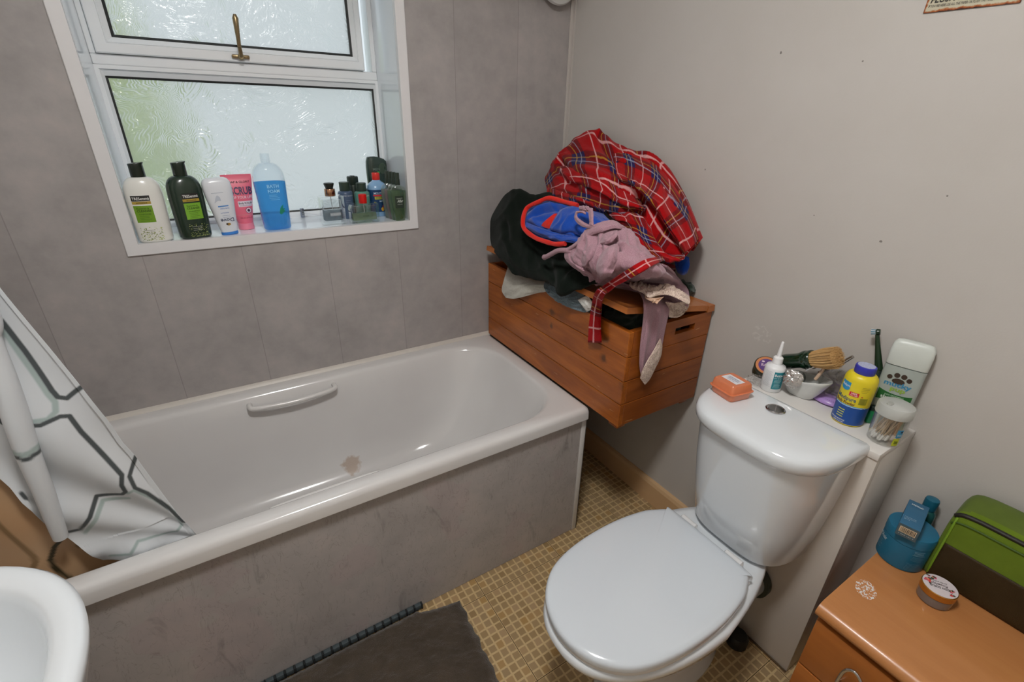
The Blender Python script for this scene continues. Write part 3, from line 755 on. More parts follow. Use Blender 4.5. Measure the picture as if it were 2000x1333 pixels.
# ---------------------------------------------------------------- cloth materials
def fleece(c, name, hi=1.25, sheen=.6, bump=.5, wale=None):
    t = NT(name); o = t.obj(); a = lin(c)
    n = t.noise(o, 22, 4, .6); n2 = t.noise(o, 500, 2, .6)
    col = t.mix(n, tuple(v * .8 for v in a), tuple(min(1, v * hi) for v in a))
    t.col(col); t.set(rough=.95, spec=.1, sheen=sheen); t.bump(n2, bump, .003); return t.m
def tartan():
    t = NT('red_tartan'); uv = t.new('ShaderNodeUVMap').outputs[0]
    wob = t.noise(uv, 60, 3, out=1)
    v = t.new('ShaderNodeVectorMath', operation='ADD', i_0=uv, i_1=t.new('ShaderNodeVectorMath', operation='SCALE', i_0=wob, i_Scale=.004).outputs[0]).outputs[0]
    x, y, z = t.sep(v)
    S = .105
    def band(g, pos, w):
        d = t.math('ABSOLUTE', t.math('SUBTRACT', t.math('FRACT', t.math('ADD', t.math('DIVIDE', g, S), 8.5 - pos)), .5))
        return t.new('ShaderNodeMapRange', i_0=d, i_1=w, i_2=w + .012, i_3=1.0, i_4=0.0).outputs[0]
    red, navy, green = lin((168, 15, 20)), lin((16, 34, 84)), lin((46, 34, 24))
    c = red
    fuzz = t.noise(v, 420, 2)
    wv = t.math('ADD', .42, t.math('MULTIPLY', fuzz, .5))
    def lay(c, g, pos, w, colr, k):
        return t.mix(t.math('MULTIPLY', t.math('MULTIPLY', band(g, pos, w), k), wv), c, colr)
    c = t.mix(0.0, red, red)
    bx, by = band(x, .30, .165), band(y, .30, .165)
    c = t.mix(t.math('MULTIPLY', t.math('MULTIPLY', bx, .85), wv), c, lin((44, 22, 26)))
    c = t.mix(t.math('MULTIPLY', t.math('MULTIPLY', by, .85), wv), c, lin((44, 22, 26)))
    c = t.mix(t.math('MULTIPLY', t.math('MULTIPLY', bx, by), 1.0), c, navy)
    for g in (x, y):
        c = lay(c, g, .24, .006, lin((206, 160, 58)), .9)
        c = lay(c, g, .36, .006, lin((170, 178, 200)), .85)
        c = lay(c, g, .80, .013, lin((232, 176, 176)), 1.25)
    n = t.noise(t.obj(), 18, 3)
    c = t.mix(t.math('MULTIPLY', n, .25), c, lin((110, 10, 14)))
    t.col(c); t.set(rough=.95, spec=.08, sheen=.08); t.bump(fuzz, .45, .003); return t.m
def marl(c, c2, name, sc=700):
    t = NT(name); o = t.obj(); n = t.noise(o, sc, 2, .6); n2 = t.noise(t.mapping(o, (1, 1, .15)), 260, 2); n3 = t.noise(o, 25, 3)
    col = t.mix(t.ramp(n, [(.4, (0, 0, 0)), (.62, (1, 1, 1))]), lin(c), lin(c2)); col = t.mix(t.math('MULTIPLY', n3, .3), col, lin(c2))
    t.col(col); t.set(rough=.9, spec=.1, sheen=.25); t.bump(t.math('ADD', n, n2), .35, .002); return t.m
def lace_mat():
    t = NT('cream_lace'); o = t.obj()
    w = t.new('ShaderNodeTexVoronoi', feature='DISTANCE_TO_EDGE', i_Vector=o, i_Scale=210).outputs['Distance']
    hole = t.math('GREATER_THAN', w, .16)
    c = t.mix(t.math('MULTIPLY', hole, .6), lin((226, 208, 192)), lin((172, 134, 136)))
    t.col(c); t.set(rough=.9, spec=.1); t.bump(t.math('SUBTRACT', .3, w), .5, .002); return t.m
M_TART = tartan(); M_BLACKF = fleece((15, 22, 17), 'black_fleece', 1.5, .06); M_BLUEF = fleece((22, 74, 172), 'blue_fleece', 1.2, .35); M_REDF = fleece((226, 42, 30), 'red_fleece', 1.1, .2)
M_MAUVE = marl((186, 148, 158), (154, 118, 130), 'mauve_marl'); M_LACE = lace_mat()
M_WHITEC = marl((206, 204, 194), (188, 186, 176), 'off_white_cotton', 300); M_GREYC = marl((128, 144, 152), (100, 116, 126), 'grey_blue_cotton', 300); M_DARKG = fleece((44, 58, 50), 'dark_green_cloth', 1.5, .3)
def origin_to(o, c):
    """put the object's origin at its own base"""
    c = Vector(c)
    for v in o.data.vertices: v.co -= c
    o.location = c; return o

# ---- dark filling inside the chest, under the propped lid
def heap(name, c, r, mat, label, cat, seed, amp=.25):
    mb = MB(); bm = bmesh.new(); bmesh.ops.create_icosphere(bm, subdivisions=5, radius=1)
    for v in bm.verts:
        d = v.co.copy(); n = 1 + amp * (1 - 2 * abs(noise.noise(d * 1.7 + Vector((seed, 0, 0))))) * .6 + amp * .35 * noise.noise(d * 5 + Vector((0, seed, 0)))
        e = Vector([math.copysign(abs(k) ** .7, k) for k in d])
        v.co = Vector((e.x * r[0], e.y * r[1], e.z * r[2])) * n
    mb.addbm(bm); o = mb.build(name, mat); o.location = c; tag(o, label, cat); return o
heap('folded_garment', (-.195, -.70, .795), (.118, .095, .085), M_DARKG, 'dark green garment inside the chest below the front corner of the lid', 'garment', 3)
heap('folded_garment', (-.19, -.43, .79), (.13, .13, .10), pm((84, 92, 92), .9, var=.2), 'grey garment deep in the chest under the lid', 'garment', 6)

# ---- black fleece
G = [[(-0.345,0,1.078),(-0.33,-0.054,1.14),(-0.31,-0.133,1.176),(-0.28,-0.188,1.17),(-0.25,-0.237,1.175),(-0.22,-0.291,1.17),(-0.2,-0.382,1.17)],
 [(-0.352,0.013,1.06),(-0.345,-0.067,1.151),(-0.33,-0.164,1.186),(-0.3,-0.228,1.175),(-0.27,-0.27,1.191),(-0.25,-0.345,1.17),(-0.22,-0.433,1.172)],
 [(-0.358,0.007,1.024),(-0.37,-0.111,1.098),(-0.355,-0.206,1.126),(-0.33,-0.275,1.13),(-0.31,-0.355,1.133),(-0.29,-0.43,1.126),(-0.26,-0.512,1.13)],
 [(-0.362,-0.009,0.978),(-0.392,-0.168,1.037),(-0.385,-0.273,1.062),(-0.355,-0.349,1.051),(-0.34,-0.446,1.058),(-0.33,-0.527,1.065),(-0.3,-0.591,1.068)],
 [(-0.4,-0.101,0.96),(-0.418,-0.231,0.977),(-0.42,-0.338,0.993),(-0.4,-0.418,0.997),(-0.395,-0.524,1.014),(-0.38,-0.607,1.025),(-0.34,-0.654,1.031)],
 [(-0.415,-0.182,0.949),(-0.422,-0.296,0.931),(-0.424,-0.411,0.94),(-0.424,-0.513,0.958),(-0.426,-0.585,0.948),(-0.42,-0.64,0.972),(-0.405,-0.711,1.006)],
 [(-0.385,-0.159,0.936),(-0.395,-0.275,0.925),(-0.395,-0.375,0.935),(-0.36,-0.427,0.935),(-0.375,-0.519,0.94),(-0.38,-0.592,0.965),(-0.36,-0.657,0.993)]]
CRS = [([Vector(q) for q in pts], d, w) for pts, d, w in (
 ([(-0.4,-0.477,0.994),(-0.405,-0.513,0.979),(-0.41,-0.559,0.95)], .014, .018), ([(-0.38,-0.166,1.07),(-0.395,-0.228,1.017),(-0.4,-0.34,0.987)], .010, .02), ([(-0.385,-0.601,1.024),(-0.4,-0.572,0.994),(-0.415,-0.584,0.95)], .010, .016))]
mb = drape(MB(), G, 80, 90, .008, .012, 3.4, 3.6, 11, .0012, creases=CRS)
o = mb.build('fleece_garment', M_BLACKF, sharp=80); origin_to(o, (-.33, -.25, .93)); tag(o, 'black fleece garment slumped over the back left of the wooden chest', 'garment')

# ---- blue fleece with red edging
bf = thing('fleece_robe', 'bright blue fleece garment with red edging heaped on the wooden chest', 'garment', (-0.37,-0.52,1.117))
G = [[(-0.335,-0.238,1.148),(-0.315,-0.275,1.173),(-0.295,-0.32,1.188),(-0.28,-0.368,1.184),(-0.27,-0.439,1.176),(-0.25,-0.531,1.169)],
 [(-0.375,-0.283,1.14),(-0.36,-0.341,1.165),(-0.345,-0.39,1.182),(-0.335,-0.441,1.181),(-0.33,-0.519,1.176),(-0.3,-0.612,1.166)],
 [(-0.405,-0.314,1.119),(-0.39,-0.384,1.135),(-0.375,-0.456,1.148),(-0.365,-0.522,1.151),(-0.36,-0.601,1.158),(-0.33,-0.689,1.159)],
 [(-0.412,-0.336,1.091),(-0.405,-0.417,1.097),(-0.395,-0.488,1.103),(-0.39,-0.559,1.113),(-0.37,-0.64,1.125),(-0.34,-0.736,1.152)],
 [(-0.41,-0.393,1.074),(-0.408,-0.452,1.075),(-0.405,-0.504,1.078),(-0.4,-0.549,1.089),(-0.38,-0.655,1.102),(-0.345,-0.744,1.131)]]
CRS = [([Vector(q) for q in pts], d, w) for pts, d, w in (
 ([(-0.4,-0.347,1.13),(-0.375,-0.384,1.156),(-0.365,-0.441,1.167),(-0.355,-0.501,1.163)], .010, .014), ([(-0.41,-0.335,1.11),(-0.405,-0.402,1.101),(-0.4,-0.482,1.093),(-0.385,-0.566,1.099)], .012, .012), ([(-0.385,-0.485,1.128),(-0.37,-0.504,1.142),(-0.355,-0.522,1.155)], .008, .014))]
xp(drape(MB(), G, 70, 60, .008, .008, 3.0, 4.0, 21, .0008, creases=CRS), 'body', M_BLUEF, bf, sharp=80)
G = [[(-0.372,-0.472,1.172),(-0.358,-0.512,1.188),(-0.345,-0.57,1.184),(-0.315,-0.628,1.165)],
 [(-0.405,-0.491,1.151),(-0.39,-0.543,1.165),(-0.372,-0.608,1.162),(-0.338,-0.677,1.156)],
 [(-0.418,-0.487,1.123),(-0.408,-0.557,1.129),(-0.392,-0.635,1.135),(-0.352,-0.721,1.147)],
 [(-0.405,-0.481,1.114),(-0.395,-0.544,1.116),(-0.38,-0.625,1.121),(-0.34,-0.71,1.134)]]
xp(drape(MB(), G, 60, 44, .008, .007, 3.0, 2.4, 24, .0008), 'front_fold', M_BLUEF, bf, sharp=80)
G = [[(-0.405,-0.334,1.113),(-0.41,-0.415,1.112),(-0.41,-0.494,1.111),(-0.402,-0.566,1.113),(-0.388,-0.64,1.117)],
 [(-0.42,-0.351,1.103),(-0.424,-0.433,1.102),(-0.424,-0.516,1.102),(-0.416,-0.588,1.106),(-0.4,-0.657,1.112)],
 [(-0.414,-0.368,1.09),(-0.418,-0.451,1.087),(-0.418,-0.52,1.09),(-0.412,-0.583,1.097),(-0.396,-0.651,1.103)]]
xp(drape(MB(), G, 60, 24, .007, .004, 4.0, 1.6, 26, .0008), 'lower_fold', M_BLUEF, bf, sharp=80)
pth = [(-0.345,-0.525,1.191),(-0.35,-0.456,1.194),(-0.36,-0.397,1.197),(-0.375,-0.362,1.182),(-0.39,-0.315,1.156),(-0.418,-0.334,1.127),(-0.428,-0.357,1.097),(-0.43,-0.422,1.081),(-0.428,-0.48,1.079),(-0.425,-0.53,1.081),(-0.42,-0.572,1.091)]
sp = spline(pth, 60); ringsx = []
xp(MB().tube(sp, [.0075 + .0015 * noise.noise(Vector((i * .3, 0, 0))) for i in range(60)], 10), 'red_edging', M_REDF, bf)['label'] = 'red edging band'
G = [[(-0.392,-0.47,1.161),(-0.39,-0.478,1.163),(-0.388,-0.486,1.163)],
 [(-0.402,-0.455,1.146),(-0.4,-0.469,1.145),(-0.398,-0.485,1.145)],
 [(-0.408,-0.436,1.129),(-0.407,-0.458,1.128),(-0.404,-0.481,1.129)],
 [(-0.408,-0.426,1.117),(-0.408,-0.449,1.115),(-0.405,-0.473,1.116)]]
xp(drape(MB(), G, 14, 14, .004, .001, 3, 3, 2), 'red_panel', M_REDF, bf)['label'] = 'small red panel on the blue cloth'
o = drape(MB(), [[(-0.075,-0.702,1.042),(-0.07,-0.725,1.05),(-0.06,-0.745,1.045)],
 [(-0.085,-0.715,1.023),(-0.085,-0.746,1.03),(-0.07,-0.76,1.025)],
 [(-0.085,-0.728,0.999),(-0.085,-0.752,1.001),(-0.07,-0.758,1.005)],
 [(-0.06,-0.714,0.985),(-0.06,-0.734,0.984),(-0.05,-0.741,0.991)]], 20, 20, .02, .002, 3, 3, 5).build('cloth_bundle', M_BLUEF, sharp=80)
origin_to(o, (-0.07,-0.736,1.008)); tag(o, 'small blue cloth bundle below the right hem of the tartan robe', 'cloth')

# ---- red tartan dressing gown
tr = thing('dressing_gown', 'red tartan dressing gown piled highest on the chest against the wall', 'dressing gown', (-0.15,-0.577,1.172))
G = [[(-0.1,-0.086,1.124),(-0.06,-0.117,1.156),(-0.03,-0.172,1.201),(-0.02,-0.233,1.226),(-0.02,-0.321,1.217),(-0.02,-0.429,1.203),(-0.02,-0.543,1.175),(-0.02,-0.653,1.117),(-0.02,-0.728,1.058)],
 [(-0.15,-0.091,1.213),(-0.125,-0.118,1.285),(-0.1,-0.155,1.329),(-0.06,-0.21,1.37),(-0.045,-0.3,1.35),(-0.035,-0.415,1.326),(-0.03,-0.535,1.297),(-0.025,-0.663,1.208),(-0.03,-0.755,1.101)],
 [(-0.165,-0.1,1.23),(-0.14,-0.13,1.297),(-0.115,-0.167,1.337),(-0.09,-0.243,1.387),(-0.075,-0.326,1.365),(-0.065,-0.443,1.342),(-0.06,-0.559,1.314),(-0.055,-0.687,1.222),(-0.055,-0.778,1.114)],
 [(-0.185,-0.122,1.221),(-0.17,-0.176,1.272),(-0.155,-0.257,1.313),(-0.14,-0.343,1.33),(-0.125,-0.427,1.315),(-0.115,-0.526,1.291),(-0.105,-0.627,1.254),(-0.1,-0.72,1.19),(-0.09,-0.794,1.107)],
 [(-0.2,-0.152,1.203),(-0.2,-0.235,1.242),(-0.2,-0.346,1.275),(-0.195,-0.439,1.286),(-0.18,-0.513,1.269),(-0.17,-0.595,1.245),(-0.165,-0.674,1.211),(-0.15,-0.744,1.153),(-0.125,-0.804,1.098)],
 [(-0.215,-0.18,1.192),(-0.225,-0.287,1.215),(-0.235,-0.415,1.24),(-0.235,-0.508,1.247),(-0.225,-0.581,1.232),(-0.215,-0.646,1.213),(-0.21,-0.708,1.173),(-0.19,-0.755,1.117),(-0.15,-0.809,1.085)],
 [(-0.225,-0.202,1.18),(-0.24,-0.324,1.193),(-0.255,-0.452,1.203),(-0.26,-0.552,1.206),(-0.255,-0.624,1.202),(-0.245,-0.67,1.187),(-0.235,-0.71,1.137),(-0.215,-0.746,1.091),(-0.165,-0.81,1.078)],
 [(-0.225,-0.213,1.17),(-0.24,-0.334,1.178),(-0.25,-0.449,1.18),(-0.255,-0.551,1.176),(-0.25,-0.616,1.176),(-0.24,-0.663,1.174),(-0.23,-0.693,1.124),(-0.215,-0.723,1.076),(-0.165,-0.806,1.071)],
 [(-0.18,-0.168,1.158),(-0.2,-0.295,1.169),(-0.2,-0.39,1.171),(-0.21,-0.501,1.171),(-0.21,-0.57,1.172),(-0.21,-0.629,1.172),(-0.2,-0.669,1.12),(-0.18,-0.701,1.074),(-0.13,-0.778,1.066)]]
CRS = [([Vector(q) for q in pts], d, w) for pts, d, w in (
 ([(-0.155,-0.495,1.274),(-0.165,-0.533,1.253),(-0.17,-0.586,1.25),(-0.175,-0.634,1.224),(-0.175,-0.67,1.211),(-0.17,-0.718,1.183),(-0.16,-0.75,1.154),(-0.15,-0.779,1.103)], .026, .022),
 ([(-0.17,-0.207,1.28),(-0.19,-0.284,1.259),(-0.205,-0.361,1.248),(-0.225,-0.445,1.24),(-0.23,-0.517,1.226),(-0.235,-0.594,1.215),(-0.215,-0.657,1.207)], .024, .020),
 ([(-0.08,-0.289,1.377),(-0.11,-0.36,1.343),(-0.13,-0.422,1.321),(-0.16,-0.488,1.289)], .015, .018),
 ([(-0.16,-0.151,1.26),(-0.2,-0.251,1.244),(-0.225,-0.338,1.225),(-0.24,-0.424,1.215)], .016, .015),
 ([(-0.08,-0.443,1.331),(-0.11,-0.538,1.292),(-0.135,-0.594,1.264),(-0.14,-0.687,1.215),(-0.12,-0.76,1.154)], -.008, .022),
 ([(-0.1,-0.178,1.343),(-0.13,-0.266,1.321),(-0.165,-0.377,1.296),(-0.17,-0.461,1.287)], .009, .016))]
mb = drape(MB(), G, 130, 120, .008, .013, 2.6, 4.4, 31, .0008, uvw=(.52, .30), skew=.75, creases=CRS, warp=.05)
# two broad flaps lying over one another
G = [[(-0.1,-0.391,1.342),(-0.095,-0.475,1.334),(-0.09,-0.589,1.305),(-0.085,-0.708,1.215),(-0.085,-0.787,1.122)],
 [(-0.15,-0.46,1.31),(-0.15,-0.55,1.302),(-0.145,-0.64,1.269),(-0.135,-0.736,1.192),(-0.125,-0.807,1.109)],
 [(-0.205,-0.533,1.285),(-0.21,-0.619,1.276),(-0.205,-0.689,1.246),(-0.19,-0.766,1.175),(-0.16,-0.817,1.1)],
 [(-0.23,-0.575,1.269),(-0.245,-0.658,1.261),(-0.24,-0.709,1.23),(-0.22,-0.774,1.165),(-0.185,-0.824,1.093)],
 [(-0.205,-0.557,1.26),(-0.215,-0.633,1.25),(-0.21,-0.681,1.217),(-0.19,-0.745,1.15),(-0.165,-0.806,1.08)]]
drape(mb, G, 70, 50, .008, .010, 2.0, 2.4, 33, .0008, uvw=(.36, .17), uvo=(.17, .0), skew=.6, warp=.03)
G = [[(-0.18,-0.202,1.273),(-0.19,-0.321,1.289),(-0.205,-0.438,1.289),(-0.2,-0.533,1.264),(-0.19,-0.618,1.23)],
 [(-0.22,-0.287,1.26),(-0.23,-0.394,1.27),(-0.24,-0.504,1.262),(-0.24,-0.596,1.236),(-0.225,-0.67,1.213)],
 [(-0.24,-0.338,1.245),(-0.255,-0.443,1.25),(-0.268,-0.554,1.236),(-0.268,-0.641,1.217),(-0.25,-0.708,1.205)],
 [(-0.24,-0.362,1.238),(-0.255,-0.455,1.239),(-0.268,-0.565,1.222),(-0.268,-0.652,1.207),(-0.25,-0.713,1.2)],
 [(-0.21,-0.33,1.23),(-0.22,-0.42,1.228),(-0.225,-0.522,1.208),(-0.225,-0.61,1.193),(-0.215,-0.681,1.188)]]
drape(mb, G, 60, 36, .008, .008, 2.2, 2.0, 34, .0008, uvw=(.30, .12), uvo=(.05, .14), skew=.6, warp=.03)
# the sleeve fold tucked under the big fold, and the rolled collar on the left
G = [[(-0.235,-0.538,1.172),(-0.235,-0.585,1.176),(-0.225,-0.639,1.184),(-0.2,-0.688,1.163)],
 [(-0.265,-0.584,1.166),(-0.27,-0.637,1.178),(-0.26,-0.691,1.176),(-0.225,-0.722,1.149)],
 [(-0.27,-0.627,1.149),(-0.28,-0.685,1.16),(-0.27,-0.725,1.152),(-0.235,-0.748,1.125)],
 [(-0.275,-0.672,1.133),(-0.285,-0.72,1.132),(-0.275,-0.755,1.123),(-0.24,-0.78,1.107)],
 [(-0.28,-0.714,1.112),(-0.285,-0.749,1.102),(-0.275,-0.785,1.098),(-0.235,-0.808,1.086)],
 [(-0.275,-0.748,1.086),(-0.275,-0.788,1.084),(-0.255,-0.817,1.079),(-0.2,-0.834,1.078)],
 [(-0.24,-0.731,1.075),(-0.24,-0.766,1.077),(-0.22,-0.79,1.077),(-0.17,-0.809,1.076)]]
mb2 = drape(MB(), G, 44, 60, .008, .011, 2.4, 3.0, 35, .0008, uvw=(.16, .22), uvo=(.03, .04), warp=.03)
G = [[(-0.225,-0.2,1.202),(-0.24,-0.284,1.202),(-0.255,-0.377,1.2),(-0.265,-0.457,1.195),(-0.27,-0.539,1.188)],
 [(-0.25,-0.229,1.192),(-0.262,-0.314,1.196),(-0.275,-0.402,1.196),(-0.285,-0.487,1.194),(-0.285,-0.562,1.186)],
 [(-0.255,-0.25,1.179),(-0.268,-0.329,1.183),(-0.28,-0.419,1.184),(-0.29,-0.502,1.184),(-0.285,-0.582,1.177)],
 [(-0.24,-0.256,1.17),(-0.255,-0.325,1.171),(-0.265,-0.407,1.171),(-0.27,-0.487,1.17),(-0.265,-0.57,1.167)]]
mb3 = drape(MB(), G, 50, 24, .008, .006, 4, 2.5, 38, .0008, uvw=(.26, .06), uvo=(.1, .3))
xp(mb, 'body', M_TART, tr, sharp=80)
xp(mb2, 'sleeve', M_TART, tr, sharp=80); xp(mb3, 'collar', M_TART, tr, sharp=80)
# ---- its belt, hanging over the chest front
L_ = [[(-0.29,-0.835,1.097),(-0.415,-0.889,1.119),(-0.462,-0.867,1.088),(-0.44,-0.784,1.028),(-0.485,-0.798,1.02),(-0.398,-0.692,0.944),(-0.392,-0.68,0.873),(-0.39,-0.68,0.799)]]
R_ = [[(-0.29,-0.84,1.087),(-0.415,-0.908,1.106),(-0.455,-0.887,1.075),(-0.44,-0.808,1.022),(-0.468,-0.812,1.007),(-0.398,-0.729,0.939),(-0.392,-0.724,0.882),(-0.39,-0.735,0.82)]]
G = [[l, tuple((a + b) / 2 for a, b in zip(l, r)), r] for l, r in zip(L_[0] if isinstance(L_[0], list) else L_, R_[0] if isinstance(R_[0], list) else R_)]
mb = drape(MB(), G, 12, 90, .007, .0015, 1.2, 7, 41, .0006, uvw=(.036, .42), uvo=(.065, .02), edge=.3)
o = mb.build('robe_belt', M_TART, sharp=80); origin_to(o, (-0.39,-0.706,0.825)); tag(o, 'red tartan belt strip hanging down over the chest front planks', 'belt')
o = drape(MB(), [[(0.008,-0.574,0.979),(0.013,-0.608,0.983),(0.114,-0.56,0.962)],
 [(-0.103,-0.665,1.002),(-0.096,-0.697,1.006),(-0.019,-0.669,0.989)],
 [(-0.17,-0.729,1.008),(-0.166,-0.759,1.013),(-0.096,-0.729,0.996)],
 [(-0.144,-0.727,0.994),(-0.125,-0.732,0.991),(-0.083,-0.717,0.984)]], 20, 20, .008, .002, 3, 3, 8, uvw=(.05, .05), uvo=(.07, .06)).build('robe_cuff', M_TART, sharp=80)
origin_to(o, (-0.066,-0.675,0.991)); tag(o, 'short red tartan scrap between the belt and the blue bundle', 'cloth')

# ---- mauve lace trimmed top
mv = thing('lace_top', 'mauve lace trimmed top spilling over the front corner of the chest lid', 'top', (-0.152,-0.594,0.955))
G = [[(-0.4,-0.608,1.072),(-0.39,-0.625,1.108),(-0.38,-0.663,1.13),(-0.36,-0.704,1.139),(-0.33,-0.734,1.136),(-0.29,-0.749,1.106),(-0.25,-0.775,1.08)],
 [(-0.43,-0.619,1.09),(-0.42,-0.649,1.131),(-0.41,-0.689,1.157),(-0.395,-0.738,1.164),(-0.37,-0.776,1.157),(-0.33,-0.789,1.122),(-0.27,-0.804,1.072)],
 [(-0.445,-0.617,1.07),(-0.445,-0.677,1.099),(-0.44,-0.733,1.119),(-0.43,-0.781,1.129),(-0.41,-0.824,1.125),(-0.36,-0.844,1.103),(-0.28,-0.851,1.067)],
 [(-0.445,-0.624,1.047),(-0.45,-0.694,1.063),(-0.455,-0.757,1.073),(-0.445,-0.814,1.087),(-0.42,-0.863,1.087),(-0.345,-0.883,1.07),(-0.016,-0.691,0.953)],
 [(-0.385,-0.602,1.008),(-0.402,-0.67,1.016),(-0.394,-0.71,1.02),(-0.319,-0.718,1.004),(-0.214,-0.723,0.98),(-0.127,-0.727,0.961),(-0.041,-0.744,0.942)],
 [(-0.362,-0.631,0.992),(-0.377,-0.673,0.996),(-0.368,-0.702,0.996),(-0.304,-0.727,0.984),(-0.23,-0.757,0.97),(-0.179,-0.783,0.96),(-0.115,-0.814,0.945)],
 [(-0.336,-0.632,0.971),(-0.35,-0.662,0.976),(-0.331,-0.678,0.972),(-0.283,-0.722,0.965),(-0.246,-0.785,0.959),(-0.23,-0.835,0.956),(-0.178,-0.861,0.946)]]
CRS = [([Vector(q) for q in pts], d, w) for pts, d, w in (
 ([[(-0.41,-0.709,1.153),(-0.445,-0.741,1.108),(-0.455,-0.746,1.076)]][0], .010, .010),
 ([[(-0.44,-0.765,1.113),(-0.455,-0.77,1.084),(-0.383,-0.687,1.018)]][0], .012, .010),
 ([[(-0.43,-0.805,1.139),(-0.44,-0.815,1.107),(-0.291,-0.657,1.003)]][0], .014, .011),
 ([[(-0.38,-0.777,1.15),(-0.4,-0.835,1.132),(-0.37,-0.852,1.111)]][0], .009, .012),
 ([[(-0.435,-0.807,1.124),(-0.42,-0.851,1.103),(-0.37,-0.864,1.089),(-0.33,-0.879,1.074)]][0], .010, .012),
 ([[(-0.331,-0.695,1.009),(-0.244,-0.684,1),(-0.39,-0.899,1.067)]][0], .009, .010),
 ([[(-0.43,-0.667,1.121),(-0.44,-0.652,1.084),(-0.445,-0.656,1.058),(-0.402,-0.67,1.016)]][0], .010, .010),
 ([[(-0.42,-0.68,1.134),(-0.44,-0.699,1.101),(-0.45,-0.702,1.07)]][0], .008, .009),
 ([[(-0.131,-0.696,0.972),(-0.106,-0.734,0.96),(-0.087,-0.773,0.945)]][0], .008, .010))]
mb = drape(MB(), G, 120, 104, .005, .009, 7.0, 4.2, 53, .0012, skew=-.5, creases=CRS)
# the big rounded lobe and a second fold beside it
G = [[(-0.435,-0.788,1.136),(-0.435,-0.801,1.14),(-0.43,-0.809,1.135)],
 [(-0.455,-0.784,1.125),(-0.468,-0.824,1.132),(-0.445,-0.826,1.122)],
 [(-0.463,-0.772,1.103),(-0.482,-0.827,1.115),(-0.455,-0.833,1.105)],
 [(-0.468,-0.77,1.076),(-0.49,-0.824,1.092),(-0.462,-0.833,1.085)],
 [(-0.468,-0.779,1.058),(-0.484,-0.819,1.069),(-0.464,-0.826,1.069)],
 [(-0.397,-0.714,1.021),(-0.418,-0.753,1.031),(-0.362,-0.712,1.015)]]
drape(mb, G, 40, 60, .006, .0035, 2.2, 2.0, 58, .0008)
G = [[(-0.435,-0.675,1.109),(-0.438,-0.703,1.124),(-0.436,-0.73,1.127)],
 [(-0.447,-0.682,1.094),(-0.46,-0.726,1.109),(-0.448,-0.745,1.113)],
 [(-0.452,-0.686,1.073),(-0.466,-0.728,1.085),(-0.452,-0.741,1.089)],
 [(-0.452,-0.693,1.057),(-0.46,-0.718,1.062),(-0.452,-0.725,1.066)]]
drape(mb, G, 36, 44, .006, .003, 2.2, 2.0, 59, .0008)
G = [[(-0.425,-0.734,1.151),(-0.42,-0.759,1.164),(-0.41,-0.775,1.169)],
 [(-0.438,-0.743,1.138),(-0.448,-0.78,1.149),(-0.43,-0.797,1.162)],
 [(-0.44,-0.747,1.128),(-0.448,-0.775,1.135),(-0.438,-0.79,1.142)]]
drape(mb, G, 30, 30, .006, .003, 2.2, 2.0, 60, .0008)
xp(mb, 'body', M_MAUVE, mv, sharp=80)
# hanging front tail
G = [[(-0.248,-0.725,0.965),(-0.248,-0.759,0.967),(-0.232,-0.79,0.964),(-0.244,-0.853,0.964)],
 [(-0.352,-0.848,0.982),(-0.335,-0.852,0.977),(-0.292,-0.85,0.963),(-0.236,-0.846,0.94)],
 [(-0.342,-0.846,0.918),(-0.328,-0.853,0.913),(-0.288,-0.848,0.897),(-0.238,-0.843,0.878)],
 [(-0.334,-0.842,0.835),(-0.321,-0.85,0.832),(-0.281,-0.846,0.82),(-0.238,-0.841,0.812)],
 [(-0.322,-0.841,0.767),(-0.31,-0.847,0.76),(-0.288,-0.845,0.757),(-0.254,-0.84,0.756)],
 [(-0.301,-0.84,0.715),(-0.293,-0.842,0.707),(-0.283,-0.842,0.704),(-0.271,-0.84,0.709)]]
xp(drape(MB(), G, 40, 80, .004, .005, 5.5, 1.2, 57, .0008, skew=.0), 'front_tail', M_MAUVE, mv, sharp=80)
G = [[(-0.263,-0.851,0.852),(-0.257,-0.852,0.841),(-0.247,-0.85,0.824)],
 [(-0.286,-0.855,0.822),(-0.271,-0.856,0.805),(-0.248,-0.852,0.791)],
 [(-0.31,-0.857,0.792),(-0.291,-0.857,0.772),(-0.264,-0.852,0.753)],
 [(-0.322,-0.853,0.756),(-0.305,-0.854,0.739),(-0.279,-0.85,0.718)],
 [(-0.319,-0.848,0.731),(-0.305,-0.848,0.715),(-0.294,-0.848,0.703)]]
xp(drape(MB(), G, 16, 60, .0025, .002, 4, 14, 61, .001), 'lace_edging', M_LACE, mv, sharp=80)['label'] = 'cream lace edging on the hanging tail'
G = [[(-0.279,-0.716,0.998),(-0.289,-0.756,1.008),(-0.275,-0.778,0.999),(-0.271,-0.813,1.003),(-0.203,-0.792,0.994),(-0.189,-0.82,0.985),(-0.188,-0.866,0.977)],
 [(-0.346,-0.78,1.011),(-0.346,-0.821,1.017),(-0.332,-0.837,1.011),(-0.318,-0.86,1.012),(-0.275,-0.857,1.007),(-0.254,-0.877,0.998),(-0.242,-0.912,0.986)],
 [(-0.343,-0.789,1.002),(-0.372,-0.862,1.013),(-0.371,-0.883,1.011),(-0.335,-0.878,1.009),(-0.297,-0.881,1.005),(-0.277,-0.904,0.996),(-0.255,-0.92,0.982)]]
xp(drape(MB(), G, 120, 30, .003, .009, 15, 3, 63, .0015), 'lace_edging', M_LACE, mv, sharp=80)
G = [[(-0.315,-0.817,0.996),(-0.302,-0.831,0.992),(-0.274,-0.835,0.985)],
 [(-0.365,-0.864,1.004),(-0.366,-0.888,1),(-0.359,-0.9,0.997)],
 [(-0.381,-0.897,1.009),(-0.347,-0.887,1.005),(-0.298,-0.866,0.993)]]
